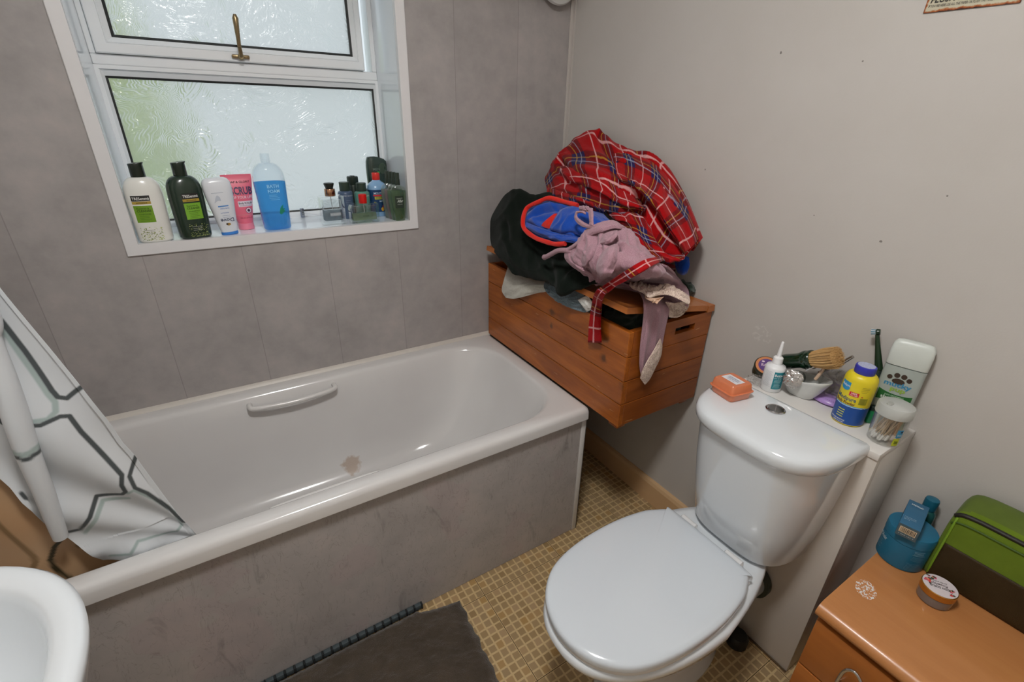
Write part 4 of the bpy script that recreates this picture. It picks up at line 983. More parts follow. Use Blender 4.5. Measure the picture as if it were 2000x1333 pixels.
xp(drape(MB(), G, 24, 24, .004, .004, 4, 4, 66), 'ribbon_bow', pm((214, 178, 152), .8, var=.1), mv, sharp=80)
G = [[(-0.279,-0.861,0.97),(-0.26,-0.877,0.969),(-0.22,-0.873,0.966),(-0.158,-0.846,0.956)],
 [(-0.242,-0.846,0.94),(-0.215,-0.85,0.933),(-0.182,-0.848,0.932),(-0.147,-0.842,0.93)],
 [(-0.237,-0.85,0.914),(-0.209,-0.854,0.909),(-0.183,-0.85,0.91),(-0.165,-0.844,0.921)]]
xp(drape(MB(), G, 70, 30, .003, .008, 9, 2, 68, .001), 'lace_edging', M_LACE, mv, sharp=80)
# straps and the twisted left end
G = [[(-0.425,-0.708,1.173),(-0.428,-0.68,1.169),(-0.426,-0.651,1.172),(-0.424,-0.625,1.179),(-0.422,-0.623,1.189),(-0.42,-0.641,1.192),(-0.415,-0.647,1.188)],
 [(-0.427,-0.709,1.168),(-0.431,-0.682,1.164),(-0.43,-0.65,1.167),(-0.427,-0.622,1.178),(-0.425,-0.622,1.192),(-0.423,-0.644,1.195),(-0.418,-0.65,1.191)],
 [(-0.428,-0.707,1.162),(-0.43,-0.678,1.158),(-0.428,-0.641,1.16),(-0.424,-0.612,1.173),(-0.422,-0.614,1.193),(-0.42,-0.64,1.198),(-0.415,-0.648,1.195)]]
xp(drape(MB(), G, 60, 10, .004, .001, 3, 2, 91, edge=1), 'shoulder_strap', M_MAUVE, mv, sharp=80)
G = [[(-0.405,-0.643,1.206),(-0.416,-0.663,1.191),(-0.424,-0.677,1.177),(-0.428,-0.681,1.167)],
 [(-0.408,-0.66,1.209),(-0.42,-0.678,1.195),(-0.427,-0.688,1.18),(-0.43,-0.693,1.169)],
 [(-0.404,-0.664,1.207),(-0.415,-0.681,1.195),(-0.423,-0.692,1.181),(-0.427,-0.7,1.17)]]
xp(drape(MB(), G, 30, 10, .004, .001, 3, 2, 92, edge=1), 'shoulder_strap', M_MAUVE, mv, sharp=80)
G = [[(-0.395,-0.593,1.202),(-0.395,-0.609,1.206),(-0.395,-0.629,1.208),(-0.395,-0.643,1.204)],
 [(-0.405,-0.606,1.198),(-0.412,-0.63,1.205),(-0.412,-0.648,1.205),(-0.405,-0.655,1.2)],
 [(-0.4,-0.605,1.19),(-0.408,-0.631,1.193),(-0.408,-0.646,1.196),(-0.4,-0.648,1.193)]]
xp(drape(MB(), G, 30, 24, .008, .004, 4, 3, 93), 'strap_knot', M_MAUVE, mv, sharp=80)
G = [[(-0.44,-0.589,1.079),(-0.44,-0.635,1.105),(-0.43,-0.665,1.138),(-0.425,-0.68,1.158),(-0.42,-0.702,1.174),(-0.4,-0.726,1.185),(-0.39,-0.739,1.186),(-0.375,-0.75,1.177),(-0.365,-0.761,1.169)],
 [(-0.448,-0.61,1.08),(-0.448,-0.66,1.113),(-0.44,-0.686,1.138),(-0.436,-0.699,1.152),(-0.43,-0.727,1.168),(-0.412,-0.748,1.179),(-0.4,-0.759,1.179),(-0.382,-0.762,1.173),(-0.368,-0.764,1.168)],
 [(-0.446,-0.617,1.077),(-0.445,-0.672,1.117),(-0.438,-0.693,1.133),(-0.433,-0.703,1.143),(-0.427,-0.737,1.159),(-0.41,-0.755,1.169),(-0.397,-0.765,1.17),(-0.378,-0.763,1.166),(-0.366,-0.762,1.165)]]
xp(drape(MB(), G, 90, 14, .005, .0012, 8, 2, 94, edge=1), 'neckband', M_MAUVE, mv, sharp=80)
G = [[(-0.446,-0.605,1.072),(-0.448,-0.615,1.055),(-0.452,-0.674,1.041),(-0.42,-0.693,1.025),(-0.378,-0.679,0.996),(-0.349,-0.663,0.977)],
 [(-0.452,-0.627,1.078),(-0.456,-0.642,1.061),(-0.46,-0.697,1.05),(-0.43,-0.714,1.037),(-0.39,-0.694,1.01),(-0.361,-0.68,0.987)],
 [(-0.446,-0.634,1.079),(-0.449,-0.652,1.059),(-0.453,-0.704,1.052),(-0.379,-0.67,1.022),(-0.342,-0.647,0.996),(-0.324,-0.646,0.975)]]
xp(drape(MB(), G, 70, 14, .005, .0012, 8, 2, 95, edge=1), 'hem', M_MAUVE, mv, sharp=80)
pth = [(-0.44,-0.633,1.082),(-0.445,-0.606,1.081),(-0.445,-0.571,1.072),(-0.442,-0.538,1.055),(-0.44,-0.509,1.039),(-0.435,-0.486,1.03)]
xp(MB().tube(spline(pth, 40), [.008, .008] + [.0075] * 34 + [.009, .0085, .007, .004], 12), 'rolled_hem', M_MAUVE, mv)

# ---- pale linen pulled over the edge and dark bits behind
G = [[(-0.335,-0.112,0.903),(-0.335,-0.181,0.896),(-0.335,-0.275,0.899),(-0.33,-0.354,0.906)],
 [(-0.372,-0.154,0.888),(-0.372,-0.226,0.886),(-0.37,-0.314,0.895),(-0.36,-0.399,0.908)],
 [(-0.392,-0.168,0.857),(-0.394,-0.25,0.873),(-0.39,-0.331,0.887),(-0.372,-0.42,0.901)],
 [(-0.394,-0.157,0.812),(-0.398,-0.251,0.837),(-0.392,-0.335,0.869),(-0.374,-0.424,0.886)],
 [(-0.392,-0.186,0.79),(-0.395,-0.251,0.808),(-0.39,-0.313,0.835),(-0.376,-0.384,0.87)]]
o = drape(MB(), G, 50, 50, .006, .0035, 2.5, 5, 71, .0006, skew=-.6).build('cotton_cloth', M_WHITEC, sharp=80); origin_to(o, (-0.38,-0.266,0.834)); tag(o, 'off white cloth hanging over the back of the chest front', 'cloth')
G = [[(-0.355,-0.389,0.91),(-0.36,-0.444,0.919),(-0.365,-0.507,0.927),(-0.36,-0.6,0.947)],
 [(-0.378,-0.416,0.901),(-0.38,-0.478,0.901),(-0.38,-0.543,0.907),(-0.372,-0.627,0.924)],
 [(-0.384,-0.45,0.886),(-0.387,-0.518,0.886),(-0.387,-0.58,0.892),(-0.375,-0.653,0.902)],
 [(-0.376,-0.481,0.874),(-0.38,-0.541,0.874),(-0.38,-0.592,0.877),(-0.366,-0.646,0.878)]]
o = drape(MB(), G, 50, 40, .006, .006, 7, 2, 75, .0006, skew=.9).build('cotton_cloth', M_GREYC, sharp=80); origin_to(o, (-0.34,-0.495,0.865)); tag(o, 'crumpled grey blue cloth tucked inside the chest front', 'cloth')
G = [[(-0.384,-0.608,0.916),(-0.384,-0.631,0.932),(-0.38,-0.647,0.943)],
 [(-0.39,-0.636,0.909),(-0.39,-0.659,0.924),(-0.384,-0.675,0.931)],
 [(-0.378,-0.649,0.888),(-0.38,-0.667,0.901),(-0.376,-0.678,0.911)]]
o = drape(MB(), G, 20, 24, .005, .003, 3, 3, 78).build('cotton_cloth', pm((226, 226, 222), .9, var=.04), sharp=80); origin_to(o, (-0.335,-0.596,0.883)); tag(o, 'small white cloth corner inside the chest beside the tartan belt', 'cloth')
G = [[(0.094,-0.58,0.925),(0.115,-0.604,0.927),(0.093,-0.65,0.925)],
 [(-0.011,-0.692,0.947),(0.007,-0.717,0.944),(0.047,-0.714,0.923)],
 [(-0.023,-0.727,0.934),(-0.033,-0.756,0.934),(-0.006,-0.753,0.921)]]
o = drape(MB(), G, 24, 24, .012, .005, 3, 3, 81).build('cloth_bundle', M_DARKG, sharp=80); origin_to(o, (0.032,-0.683,0.925)); tag(o, 'dark green cloth end on the lid beside the painted wall', 'cloth')

# ---------------------------------------------------------------- shower curtain
SYC = -.622
LINES = [([(-1.646,1.104),(-1.643,1.089),(-1.635,1.042),(-1.624,0.96),(-1.62,0.945),(-1.609,0.939),(-1.582,0.958)], .0042),
 ([(-1.669,0.906),(-1.655,0.902),(-1.627,0.908),(-1.615,0.904),(-1.608,0.866),(-1.576,0.75),(-1.582,0.728),(-1.581,0.708),(-1.589,0.701),(-1.629,0.71),(-1.649,0.672),(-1.674,0.643),(-1.702,0.644)], .0040),
 ([(-1.545,0.781),(-1.566,0.741),(-1.564,0.712),(-1.549,0.689),(-1.525,0.634),(-1.509,0.582),(-1.498,0.58),(-1.491,0.606)], .0036), ([(-1.491,0.606),(-1.497,0.555),(-1.49,0.522)], .003),
 ([(-1.716,0.964),(-1.701,0.93),(-1.698,0.922),(-1.692,0.917)], .004), ([(-1.701,0.852),(-1.687,0.847),(-1.675,0.85)], .005), ([(-1.674,0.893),(-1.674,0.874),(-1.67,0.882)], .003),
 ([(-1.725,0.767),(-1.722,0.754),(-1.715,0.748),(-1.702,0.749)], .003)]
LINES2 = [([(-1.71,0.619),(-1.728,0.606),(-1.744,0.577),(-1.742,0.553),(-1.732,0.514)], .0045), ([(-1.696,0.587),(-1.694,0.58)], .004)]
GHOST = [([(-1.648,1.086),(-1.642,1.034),(-1.631,0.956),(-1.626,0.937),(-1.63,0.919),(-1.643,0.909),(-1.666,0.913)], .0045), ([(-1.583,0.684),(-1.623,0.695),(-1.642,0.663),(-1.67,0.63)], .004), ([(-1.579,0.702),(-1.567,0.707),(-1.543,0.67),(-1.518,0.617),(-1.514,0.571),(-1.527,0.559),(-1.595,0.572),(-1.614,0.549),(-1.649,0.554)], .003)]
GHOST2 = [([(-1.787,0.722),(-1.781,0.697),(-1.763,0.613),(-1.762,0.588),(-1.77,0.575)], .005)]
def dseg(px, pz, pts):
    b = 9
    for (x0, z0), (x1, z1) in zip(pts, pts[1:]):
        dx, dz = x1 - x0, z1 - z0; L = dx * dx + dz * dz or 1e-9
        t = max(0, min(1, ((px - x0) * dx + (pz - z0) * dz) / L)); b = min(b, math.hypot(px - x0 - t * dx, pz - z0 - t * dz))
    return b
def curtain_mat(name, base, line, ghost, trans):
    t = NT(name)
    a = t.new('ShaderNodeAttribute', attribute_name='print').outputs['Fac']; g = t.new('ShaderNodeAttribute', attribute_name='back_print').outputs['Fac']
    c = base if isinstance(base, bpy.types.NodeSocket) else None
    n = t.noise(t.obj(), 5, 4)
    c = t.mix(n, lin(base[0]), lin(base[1])); c = t.mix(g, c, lin(ghost)); c = t.mix(a, c, lin(line))
    t.col(c); t.set(rough=.35, spec=.4)
    tl = t.new('ShaderNodeBsdfTranslucent'); t.l.new(c, tl.inputs[0])
    mx = t.new('ShaderNodeMixShader', i_0=trans, i_1=t.b.outputs[0], i_2=tl.outputs[0]); t.l.new(mx.outputs[0], t.out.inputs[0]); return t.m
def bunch(name, left, right, bottom, y0, lines, ghosts, mat, parent, wav, nx=300, nz=440, top=2.02, th=.0006):
    """sheet between left x and a slanting right edge (z -> x), from the hem line up to the rail"""
    mb = MB(); pr, gh = [], []
    def interp(tab, k):
        tab = sorted(tab)
        if k <= tab[0][0]: return tab[0][1]
        for (a, b), (c, d) in zip(tab, tab[1:]):
            if a <= k <= c: return b + (d - b) * (k - a) / (c - a)
        return tab[-1][1]
    for j in range(nz):
        v = j / (nz - 1); v = v * .52 if v < .88 else .4576 + (v - .88) / .12 * .5424
        for i in range(nx):
            u = i / (nx - 1)
            # solve the right edge and hem together
            z = .52 + (top - .52) * v; xr = interp(right, z); x = left + (xr - left) * u
            zb = interp(bottom, x); z = zb + (top - zb) * v; xr = interp(right, z); x = left + (xr - left) * u
            zb = interp(bottom, x); z = zb + (top - zb) * v; xr = interp(right, z); x = left + (xr - left) * u
            y = y0 + wav(x, z, u)
            mb.v.append(Vector((x, y, z)))
            if z > 1.25: pr.append(0); gh.append(0); continue
            pr.append(max([max(0, min(1, (w - dseg(x, z, P)) / .0022 + .5)) for P, w in lines] + [0]))
            gh.append(max([max(0, min(1, (w - dseg(x, z, P)) / .003 + .5)) for P, w in ghosts] + [0]))
    for j in range(nz - 1):
        for i in range(nx - 1): a = j * nx + i; mb.face((a, a + 1, a + nx + 1, a + nx))
    o = mb.build(name, mat, sharp=80, normals=False); me = o.data
    for nm, vals in (('print', pr), ('back_print', gh)):
        at = me.attributes.new(nm, 'FLOAT', 'POINT'); at.data.foreach_set('value', vals)
    md = o.modifiers.new('thickness', 'SOLIDIFY'); md.thickness = th
    o.parent = parent; return o
cu = thing('shower_curtain', 'white shower curtain with dark honeycomb line print hanging into the bath', 'shower curtain', (-1.75, SYC, 0))
RED = [(z, x) for x, z in [(-1.646,1.309),(-1.628,1.158),(-1.582,0.958),(-1.565,0.878),(-1.557,0.818),(-1.547,0.783),(-1.525,0.665),(-1.508,0.587),(-1.494,0.531)]]
HEM = [(-1.773,0.941),(-1.739,0.814),(-1.726,0.766),(-1.714,0.721),(-1.71,0.651),(-1.701,0.642),(-1.688,0.61),(-1.675,0.582),(-1.665,0.542),(-1.623,0.533),(-1.577,0.533),(-1.534,0.531),(-1.494,0.531)]
rollp = [(-1.677,0.962),(-1.686,0.877),(-1.698,0.773),(-1.706,0.671),(-1.703,0.647)]
def wavA(x, z, u):
    d = 0
    # soft creases fanning from the gathered corner
    fan = math.atan2(x + 1.45, z - .50)
    d += .008 * math.sin(fan * 17 + 1.0) * min(1, (z - .5) * 4 + .2) * (1 if u < .97 else .5)
    d += .006 * noise.noise(Vector((x * 9, z * 7, 2)))
    if z < .60: d += .02 * noise.noise(Vector((x * 16, z * 14, 7))) * min(1, (.62 - z) * 12)
    return d
M_CURT = curtain_mat('printed_curtain', ((218, 222, 226), (226, 230, 233)), (82, 88, 90), (176, 192, 190), .15)
a_ = bunch('curtain_sheet', -1.86, RED, HEM, SYC, LINES, GHOST, M_CURT, None, wavA)
rp = [(-1.74, -.634, 2.03), (-1.70, -.635, 1.60)] + [(-1.656,-0.636,1.171),(-1.666,-0.636,1.08),(-1.67,-0.637,1.007),(-1.676,-0.637,0.938),(-1.684,-0.637,0.86),(-1.69,-0.636,0.765),(-1.696,-0.634,0.697),(-1.701,-0.63,0.648)]
sp_ = spline(rp, 190); mb = MB().tube(sp_, [.0185 - .0065 * max(0, (i - 110) / 80) for i in range(190)], 28)
r_ = mb.build('rolled_edge', M_CURT, sharp=80); me_ = r_.data
BAND = [[(-1.701,0.861),(-1.685,0.853),(-1.662,0.859)]]
for nm, off_, wd2, sm in (('print', 0, .0042, .002), ('back_print', .009, .006, .003)):
    at = me_.attributes.new(nm, 'FLOAT', 'POINT'); at.data.foreach_set('value', [max(0, min(1, (wd2 - dseg(v.co.x, v.co.z - off_, BAND[0])) / sm + .5)) for v in me_.vertices])
b_ = bunch('stained_fold', -2.05, [(.3, -1.60), (.52, -1.61), (.70, -1.66), (1.0, -1.70), (2.02, -1.75)], [(-2.05, .40), (-1.5, .40)], -.597, LINES2, GHOST2, curtain_mat('stained_curtain', ((180, 158, 128), (198, 152, 110)), (62, 56, 38), (140, 112, 78), .10), None,
           lambda x, z, u: .006 * math.sin(x * 40) + .006 * noise.noise(Vector((x * 8, z * 8, 5))), 90, 110, 1.0)
for o in (a_, b_, r_):
    for v in o.data.vertices: v.co -= Vector(cu.location)
    o.parent = cu
b_['label'] = 'orange stained lower fold of the curtain'
rail = MB().tube([(X_L, SYC, 2.045), (-.001, SYC, 2.045)], .011, 16).build('curtain_rail', pm((226, 226, 226), .3)); tag(rail, 'white curtain rail running above the front edge of the bath', 'curtain rail')

# ---------------------------------------------------------------- bottles on the window sill
SZ_ = 1.0855
def bottle(name, label, cat, x, y, z, secs, mat, rz=0.0, group=None, seg=44, sharp=50, body='body'):
    t = thing(name, label, cat, (x, y, z), rz, group)
    MB().secs(secs, seg).build(body, mat, t, sharp=sharp); return t
def sh(secs0, z0, rx0, ry0, z1, r1, n0, k=6):
    """rounded shoulder from the body up to the neck"""
    out = list(secs0)
    for i in range(1, k + 1):
        a = PI / 2 * i / k
        out.append((z0 + (z1 - z0) * math.sin(a), r1 + (rx0 - r1) * math.cos(a), r1 + (ry0 - r1) * math.cos(a), n0 + (2 - n0) * i / k))
    return out
def speck_patch(lb, x0, x1, z0, z1, n, cols, seed, dens=None):
    rnd = random.Random(seed)
    for i in range(n):
        x = x0 + (x1 - x0) * rnd.random(); u = rnd.random(); z = z0 + (z1 - z0) * u * u; r = .0006 + .0011 * rnd.random()
        lb.disc(x, z, r, r * .8, cols[i % len(cols)], .0001, 6)
# two tall hair bottles
for k, (x, y, rz, c, cap, lab, off, kind) in enumerate((
        (-1.460, .030, .06, (234, 234, 228), (34, 42, 34), 'cream white bottle with black cap at the left end of the window sill', -.010, 'CONDITIONER'),
        (-1.362, .030, .30, (34, 52, 40), (34, 46, 36), 'tall black green bottle with flip cap, second from the left on the sill', .002, 'SHAMPOO'))):
    base = [(0, .036, .024, 2.6), (.003, .0405, .028, 2.6), (.008, .042, .029, 2.6), (.06, .0435, .030, 2.5), (.115, .0450, .031, 2.4), (.140, .0442, .030, 2.3)]
    secs = sh(base, .140, .0442, .030, .178, .0160, 2.3)
    t = bottle('shampoo_bottle', lab, 'bottle', x, y, SZ_, secs, pm(c, .25, var=.02, coat=.3), rz)
    mb = MB().secs([(.176, .0165, .0165, 2), (.178, .0175, .0172, 2.1), (.208, .0170, .0165, 2.3), (.2125, .0185, .0165, 2.6, .001, 0), (.2140, .0180, .0158, 2.6, .001, 0)], 36)
    for v in mb.v:
        if v.z > .2: v.z += v.x * .12
    cp = mb.build('flip_cap', pm(cap, .25), t)
    lb = Label(surf(secs)); o_ = off; W2 = .0215
    lb.rect(o_ - W2, o_ + W2, .1165, .131, (26, 26, 22)); lb.rect(o_ - W2, o_ + W2, .108, .1155, (176, 150, 60), rough=.3)
    lb.text('TRESemmé', o_ - W2 + .002, o_ + W2 - .002, .1195, .0075, (240, 240, 236), .012)
    lb.text('BOTANIQUE', o_ - .012, o_ + .013, .1100, .003, (70, 56, 16), .01)
    lb.rect(o_ - W2, o_ + W2, .058, .104, (112, 156, 34) if k == 0 else (122, 176, 48))
    lb.text('Replenish &', o_ - .015, o_ + .013, .0945, .0045, (40, 70, 14))
    lb.text('CLEANSE', o_ - .016, o_ + .017, .087, .0055, (34, 58, 14), .01)
    lb.text(kind, o_ - .013, o_ + .015, .079, .0034, (40, 70, 14)); lb.lines(o_ - .014, o_ + .014, .075, .062, 4, (62, 96, 22), .0008, 3)
    speck_patch(lb, o_ - .022, o_ + .030, .008, .044, 130, [(150, 170, 60), (110, 130, 50), (190, 200, 120)] if k == 0 else [(120, 140, 70), (90, 110, 60), (170, 180, 110)], 5 + k)
    lb.lines(o_ - .016, o_ + .022, .036, .026, 3, (110, 110, 100) if k == 0 else (210, 214, 206), .0007, 5)
    lb.build(t)
# white lotion bottle standing on its blue cap
secs = [(.009, .0225, .016, 2.4), (.02, .025, .018, 2.4), (.07, .0315, .02, 2.6), (.115, .0375, .0205, 2.8), (.140, .0390, .0200, 3), (.155, .0375, .018, 3.2), (.163, .033, .0155, 3.2), (.1675, .026, .011, 3), (.1685, .015, .006, 3)]
t = thing('lotion_bottle', 'white upside down lotion bottle with blue base cap on the sill', 'bottle', (-1.272, .036, SZ_), .12, rot=(0, R(-3), .12))
MB().secs(secs, 44).build('body', pm((226, 230, 236), .25, var=.01), t, sharp=60)
MB().secs([(0, .0225, .0155, 2.3), (.002, .0238, .017, 2.3), (.009, .0232, .0165, 2.3)], 40).build('cap', pm((60, 128, 206), .25), t)
lb = Label(surf(secs))
lb.text('Dove', -.017, .019, .040, .011, (46, 56, 96), .012, 0, flip=True); lb.disc(.001, .033, .006, .004, (176, 140, 70)); lb.disc(-.003, .034, .003, .003, (60, 50, 40), .0006)
lb.text('moisture', -.012, .010, .0655, .004, (70, 110, 180), flip=True); lb.rect(-.014, .014, .086, .0895, (84, 140, 204)); lb.text('body lotion', -.010, .014, .078, .0045, (84, 140, 204), 0, 0, flip=True)
lb.rect(-.022, .010, .1265, .1275, (150, 160, 176)); lb.poly([(-.020 + .018 * u, .098 + .022 * math.sin(u * 2.4) * (1 if i < 9 else .3)) for i, u in enumerate([k / 8 for k in range(9)] + [1 - k / 8 for k in range(9)])], (190, 198, 210))
lb.lines(-.010, .012, .0595, .054, 2, (120, 140, 180), .0006, 4); lb.build(t)
# pink scrub tube
secs = [(.020, .0222, .0205, 2.1), (.024, .0232, .0212, 2.1), (.06, .0285, .019, 2.2), (.11, .0365, .013, 2.6), (.150, .0425, .005, 4), (.156, .0430, .0018, 8), (.1690, .0432, .0015, 8)]
t = bottle('scrub_tube', 'pink squeeze tube standing on its cap behind the white lotion bottle', 'tube', -1.220, .100, SZ_, secs, pm((238, 112, 134), .35, var=.03), .08)
MB().lathe([(.0225, 0), (.0235, .001), (.0230, .0195), (.022, .020)], 40).build('cap', pm((244, 138, 158), .3), t)
lb = Label(surf(secs))
lb.text('SOAP & GLORY', -.030, .034, .144, .006, (70, 30, 44), .015); lb.text('SCRUB', -.026, .036, .110, .022, (84, 66, 96), .03); lb.text('OF YOUR LIFE', -.024, .034, .097, .008, (250, 226, 232), .01)
lb.rect(-.012, .030, .072, .089, (240, 226, 232)); lb.text('Body SCRUB', -.010, .028, .080, .006, (60, 40, 60), .012); lb.text('smoothes & softens', -.008, .026, .0745, .0028, (90, 60, 80))
lb.disc(.014, .060, .009, .009, (90, 70, 90)); lb.disc(.014, .060, .0078, .0078, (242, 206, 214), .0006); lb.disc(.014, .060, .004, .0045, (70, 50, 70), .0008)
lb.rect(-.024, .026, .046, .0475, (226, 150, 150)); lb.text('200 ml e 6.7 FL OZ', -.014, .022, .036, .0036, (170, 50, 70)); lb.build(t)
# clear bottle of blue bath foam
M_CLR = thin_glass('clear_plastic', (.93, .96, .98), .10)
secs = sh([(0, .034, .026, 2.4), (.003, .0395, .030, 2.4), (.008, .0415, .0315, 2.4), (.06, .0435, .0325, 2.4), (.145, .0470, .0335, 2.3), (.160, .0470, .0333, 2.2)], .160, .047, .0333, .206, .0130, 2.2)
secs += [(.209, .0125, .0125, 2), (.210, .0148, .0148, 2), (.213, .0148, .0148, 2), (.214, .0132, .0132, 2), (.230, .0132, .0132, 2), (.2325, .0125, .0125, 2)]
t = bottle('bath_foam_bottle', 'clear capless bottle half full of blue bath foam in the middle of the sill', 'bottle', -1.133, .044, SZ_, secs, M_CLR, .10)
def liquid(name, c, through=.5):
    q = NT(name); q.n.remove(q.b); a = lin(c)
    tr = q.new('ShaderNodeBsdfTransparent', i_0=(*[min(1, v * 1.25) for v in a], 1)); df = q.new('ShaderNodeBsdfDiffuse', i_0=(*a, 1)); tl = q.new('ShaderNodeBsdfTranslucent', i_0=(*a, 1))
    m1 = q.new('ShaderNodeMixShader', i_0=.6, i_1=df.outputs[0], i_2=tl.outputs[0]); m2 = q.new('ShaderNodeMixShader', i_0=1 - through, i_1=tr.outputs[0], i_2=m1.outputs[0])
    q.l.new(m2.outputs[0], q.out.inputs[0]); return q.m
ls = [(z, rx - .0012, ry - .0012, n) for z, rx, ry, n in [(.004, .039, .0300, 2.4), (.008, .0415, .0315, 2.4), (.06, .0435, .0325, 2.4), (.145, .0470, .0335, 2.3), (.149, .0470, .0335, 2.3)]]
MB().secs(ls, 44).build('blue_liquid', liquid('blue_bath_foam', (128, 200, 252), .5), t)['label'] = 'blue bath foam'
lb = Label(surf(secs))
lb.text('BATH', -.016, .018, .134, .010, (170, 216, 238), .01); lb.text('FOAM', -.016, .018, .119, .010, (170, 216, 238), .01); lb.lines(-.015, .017, .112, .098, 4, (150, 206, 234), .0009, 8)
for a, L0 in ((.5, .02), (1.0, .026), (.1, .018), (-.5, .012), (-1.0, .01)):
    dx, dz = math.cos(a), math.sin(a); pts = [(.008 + dx * L0 * u + s * dz * .0035 * math.sin(PI * u), .060 + dz * L0 * u - s * dx * .0035 * math.sin(PI * u)) for s, us in ((1, [k / 6 for k in range(7)]), (-1, [1 - k / 6 for k in range(7)])) for u in us]
    lb.poly(pts, (30, 140, 110))
lb.build(t)
# safety razor
rz_ = thing('razor', 'small disposable razor with metal head and white handle lying on the sill', 'razor', (-1.027,0.21,1.086), .3)
MB().box(-.006, .006, -.005, .005, .001, .034, .002).build('head', pm((150, 156, 170), .25, .8), rz_)
mb = MB()
for z in (.008, .015, .022): mb.box(-.0045, .0045, -.0058, -.0048, z, z + .004)
mb.build('blade', M_CHROME, rz_)
MB().tube([(.006, 0, .017), (.02, -.016, .016), (.045, -.045, .010), (.068, -.070, .005)], [.003, .004, .0042, .0042], 10).build('handle', pm((232, 234, 236), .3), rz_)
# glass scent bottles
def glassm(name, c=(1, 1, 1), rough=.0):
    q = NT(name); q.col(c); q.set(rough=rough, trans=1.0, ior=1.45); return q.m
M_GL = thin_glass('clear_glass', (.97, .98, .98), .22)
t = thing('perfume_bottle', 'square clear glass perfume bottle with black and copper cap on the sill', 'perfume bottle', (-.952, .056, SZ_), .04)
MB().box(-.039, .039, -.0225, .0225, 0, .0945, .004).build('glass', M_GL, t, sharp=30)
mb = MB().box(-.030, .030, -.0145, .0145, .013, .048, .003); mb.build('liquid', liquid('grey_scent', (176, 184, 188), .7), t)
mb = MB().box(-.030, .030, -.0145, .0145, .0485, .083, .003); mb.build('air_space', thin_glass('inner_air', (.88, .90, .91), .3), t)
MB().tube([(0, 0, .094), (.001, 0, .06), (.004, 0, .02)], .0011, 8).build('dip_tube', pm((210, 214, 216), .3), t)
MB().lathe([(.0165, .0945), (.0172, .0955), (.0172, .1165), (.0165, .1175)], 36).build('collar', pm((186, 142, 112), .2, 1.0), t)
MB().lathe([(.0125, .1175), (.0125, .119), (.0165, .131), (.0175, .134), (.016, .1365), (.002, .138)], 10).build('cap', pm((30, 34, 28), .25), t, smooth=False)
lb = Label(lambda x, z, l: (x, -.0225 - l, z)); lb.rect(-.014, .022, .030, .041, (150, 158, 164), n=2); lb.text('EAU DE PARFUM', -.012, .02, .034, .0034, (226, 230, 232)); lb.build(t)
t = thing('perfume_bottle', 'low wide glass scent bottle with red cap on the sill', 'perfume bottle', (-.849, .038, SZ_), .02)
q = [(-.050, .004), (-.050, .050), (-.047, .059), (-.040, .0645), (-.030, .066), (.046, .066), (.050, .063), (.050, .004), (.046, 0), (-.046, 0)]
MB().loft([[(x * k, y, .033 + (z - .033) * k) for x, z in q] for k, y in ((.93, -.0165), (1, -.014), (1, .014), (.93, .0165))]).build('glass', M_GL, t, sharp=40)
MB().box(-.042, .042, -.010, .010, .009, .033, .003).build('liquid', liquid('green_scent', (196, 208, 186), .7), t)
MB().box(-.042, .042, -.010, .010, .0335, .058, .003).build('air_space', thin_glass('inner_air_2', (.86, .88, .87), .25), t)
MB().tube([(0, 0, .066), (.002, 0, .04), (-.006, 0, .012)], .0010, 8).build('dip_tube', pm((210, 214, 216), .3), t)
MB().lathe([(.0135, .0665), (.014, .0675), (.0140, .095), (.0125, .0965)], 32).build('cap', pm((214, 30, 26), .3), t)
lb = Label(lambda x, z, l: (x, -.0165 - l, z)); lb.text('ROUGE', -.01, .012, .022, .004, (52, 60, 52)); lb.build(t)
# round toiletry bottles behind
def roundb(label, x, y, r, h, zc, c, capc, rz, texts, rc=.0178):
    secs = [(0, r * .93, r * .93, 2), (.003, r, r, 2), (h - .008, r, r, 2), (h - .003, r * .93, r * .93, 2), (h, rc * .96, rc * .96, 2)]
    t = bottle('toiletry_bottle', label, 'bottle', x, y, SZ_, secs, pm(c, .3, var=.05), rz)
    MB().lathe([(rc * .97, h), (rc, h + .001), (rc, zc - .0015), (rc * .94, zc), (.001, zc)], 32).build('cap', pm(capc, .35), t)
    lb = Label(surf(secs))
    for a in texts: lb.text(*a)
    lb.lines(-r * .4, r * .6, h * .66, h * .52, 3, (150, 164, 180), .0008, 2); lb.disc(r * .35, h * .42, .006, .006, (150, 164, 180)); lb.disc(r * .35, h * .42, .0048, .0048, c, .0006); lb.build(t); return t
roundb('slate blue round bottle with dark cap behind the square perfume bottle', -.881, .146, .0258, .0965, .1268, (76, 94, 122), (52, 66, 56), .1, [('TED BAKER', -.016, .020, .079, .0042, (200, 206, 214), .01)])
roundb('teal round bottle with dark cap behind the red capped scent bottle', -.824, .134, .0270, .0940, .1231, (96, 146, 132), (52, 66, 56), .1, [('TED BAKER', -.016, .020, .077, .0042, (216, 224, 220), .01)])
t = bottle('spray_can', 'grey spray can with dark cap at the back of the sill', 'spray can', -.838, .190, SZ_, [(0, .0195, .0195, 2), (.003, .0208, .0208, 2), (.105, .0208, .0208, 2), (.111, .019, .019, 2)], pm((58, 68, 64), .3, .3))
MB().secs([(.111, .0195, .0195, 2), (.113, .0205, .0205, 2), (.138, .0200, .0200, 2.2), (.1405, .018, .018, 2.2)], 32).build('cap', pm((40, 50, 44), .3), t)
MB().secs([(.1400, .009, .013, 2.4), (.1425, .008, .012, 2.4)], 24).build('nozzle', pm((28, 34, 30), .4), t)
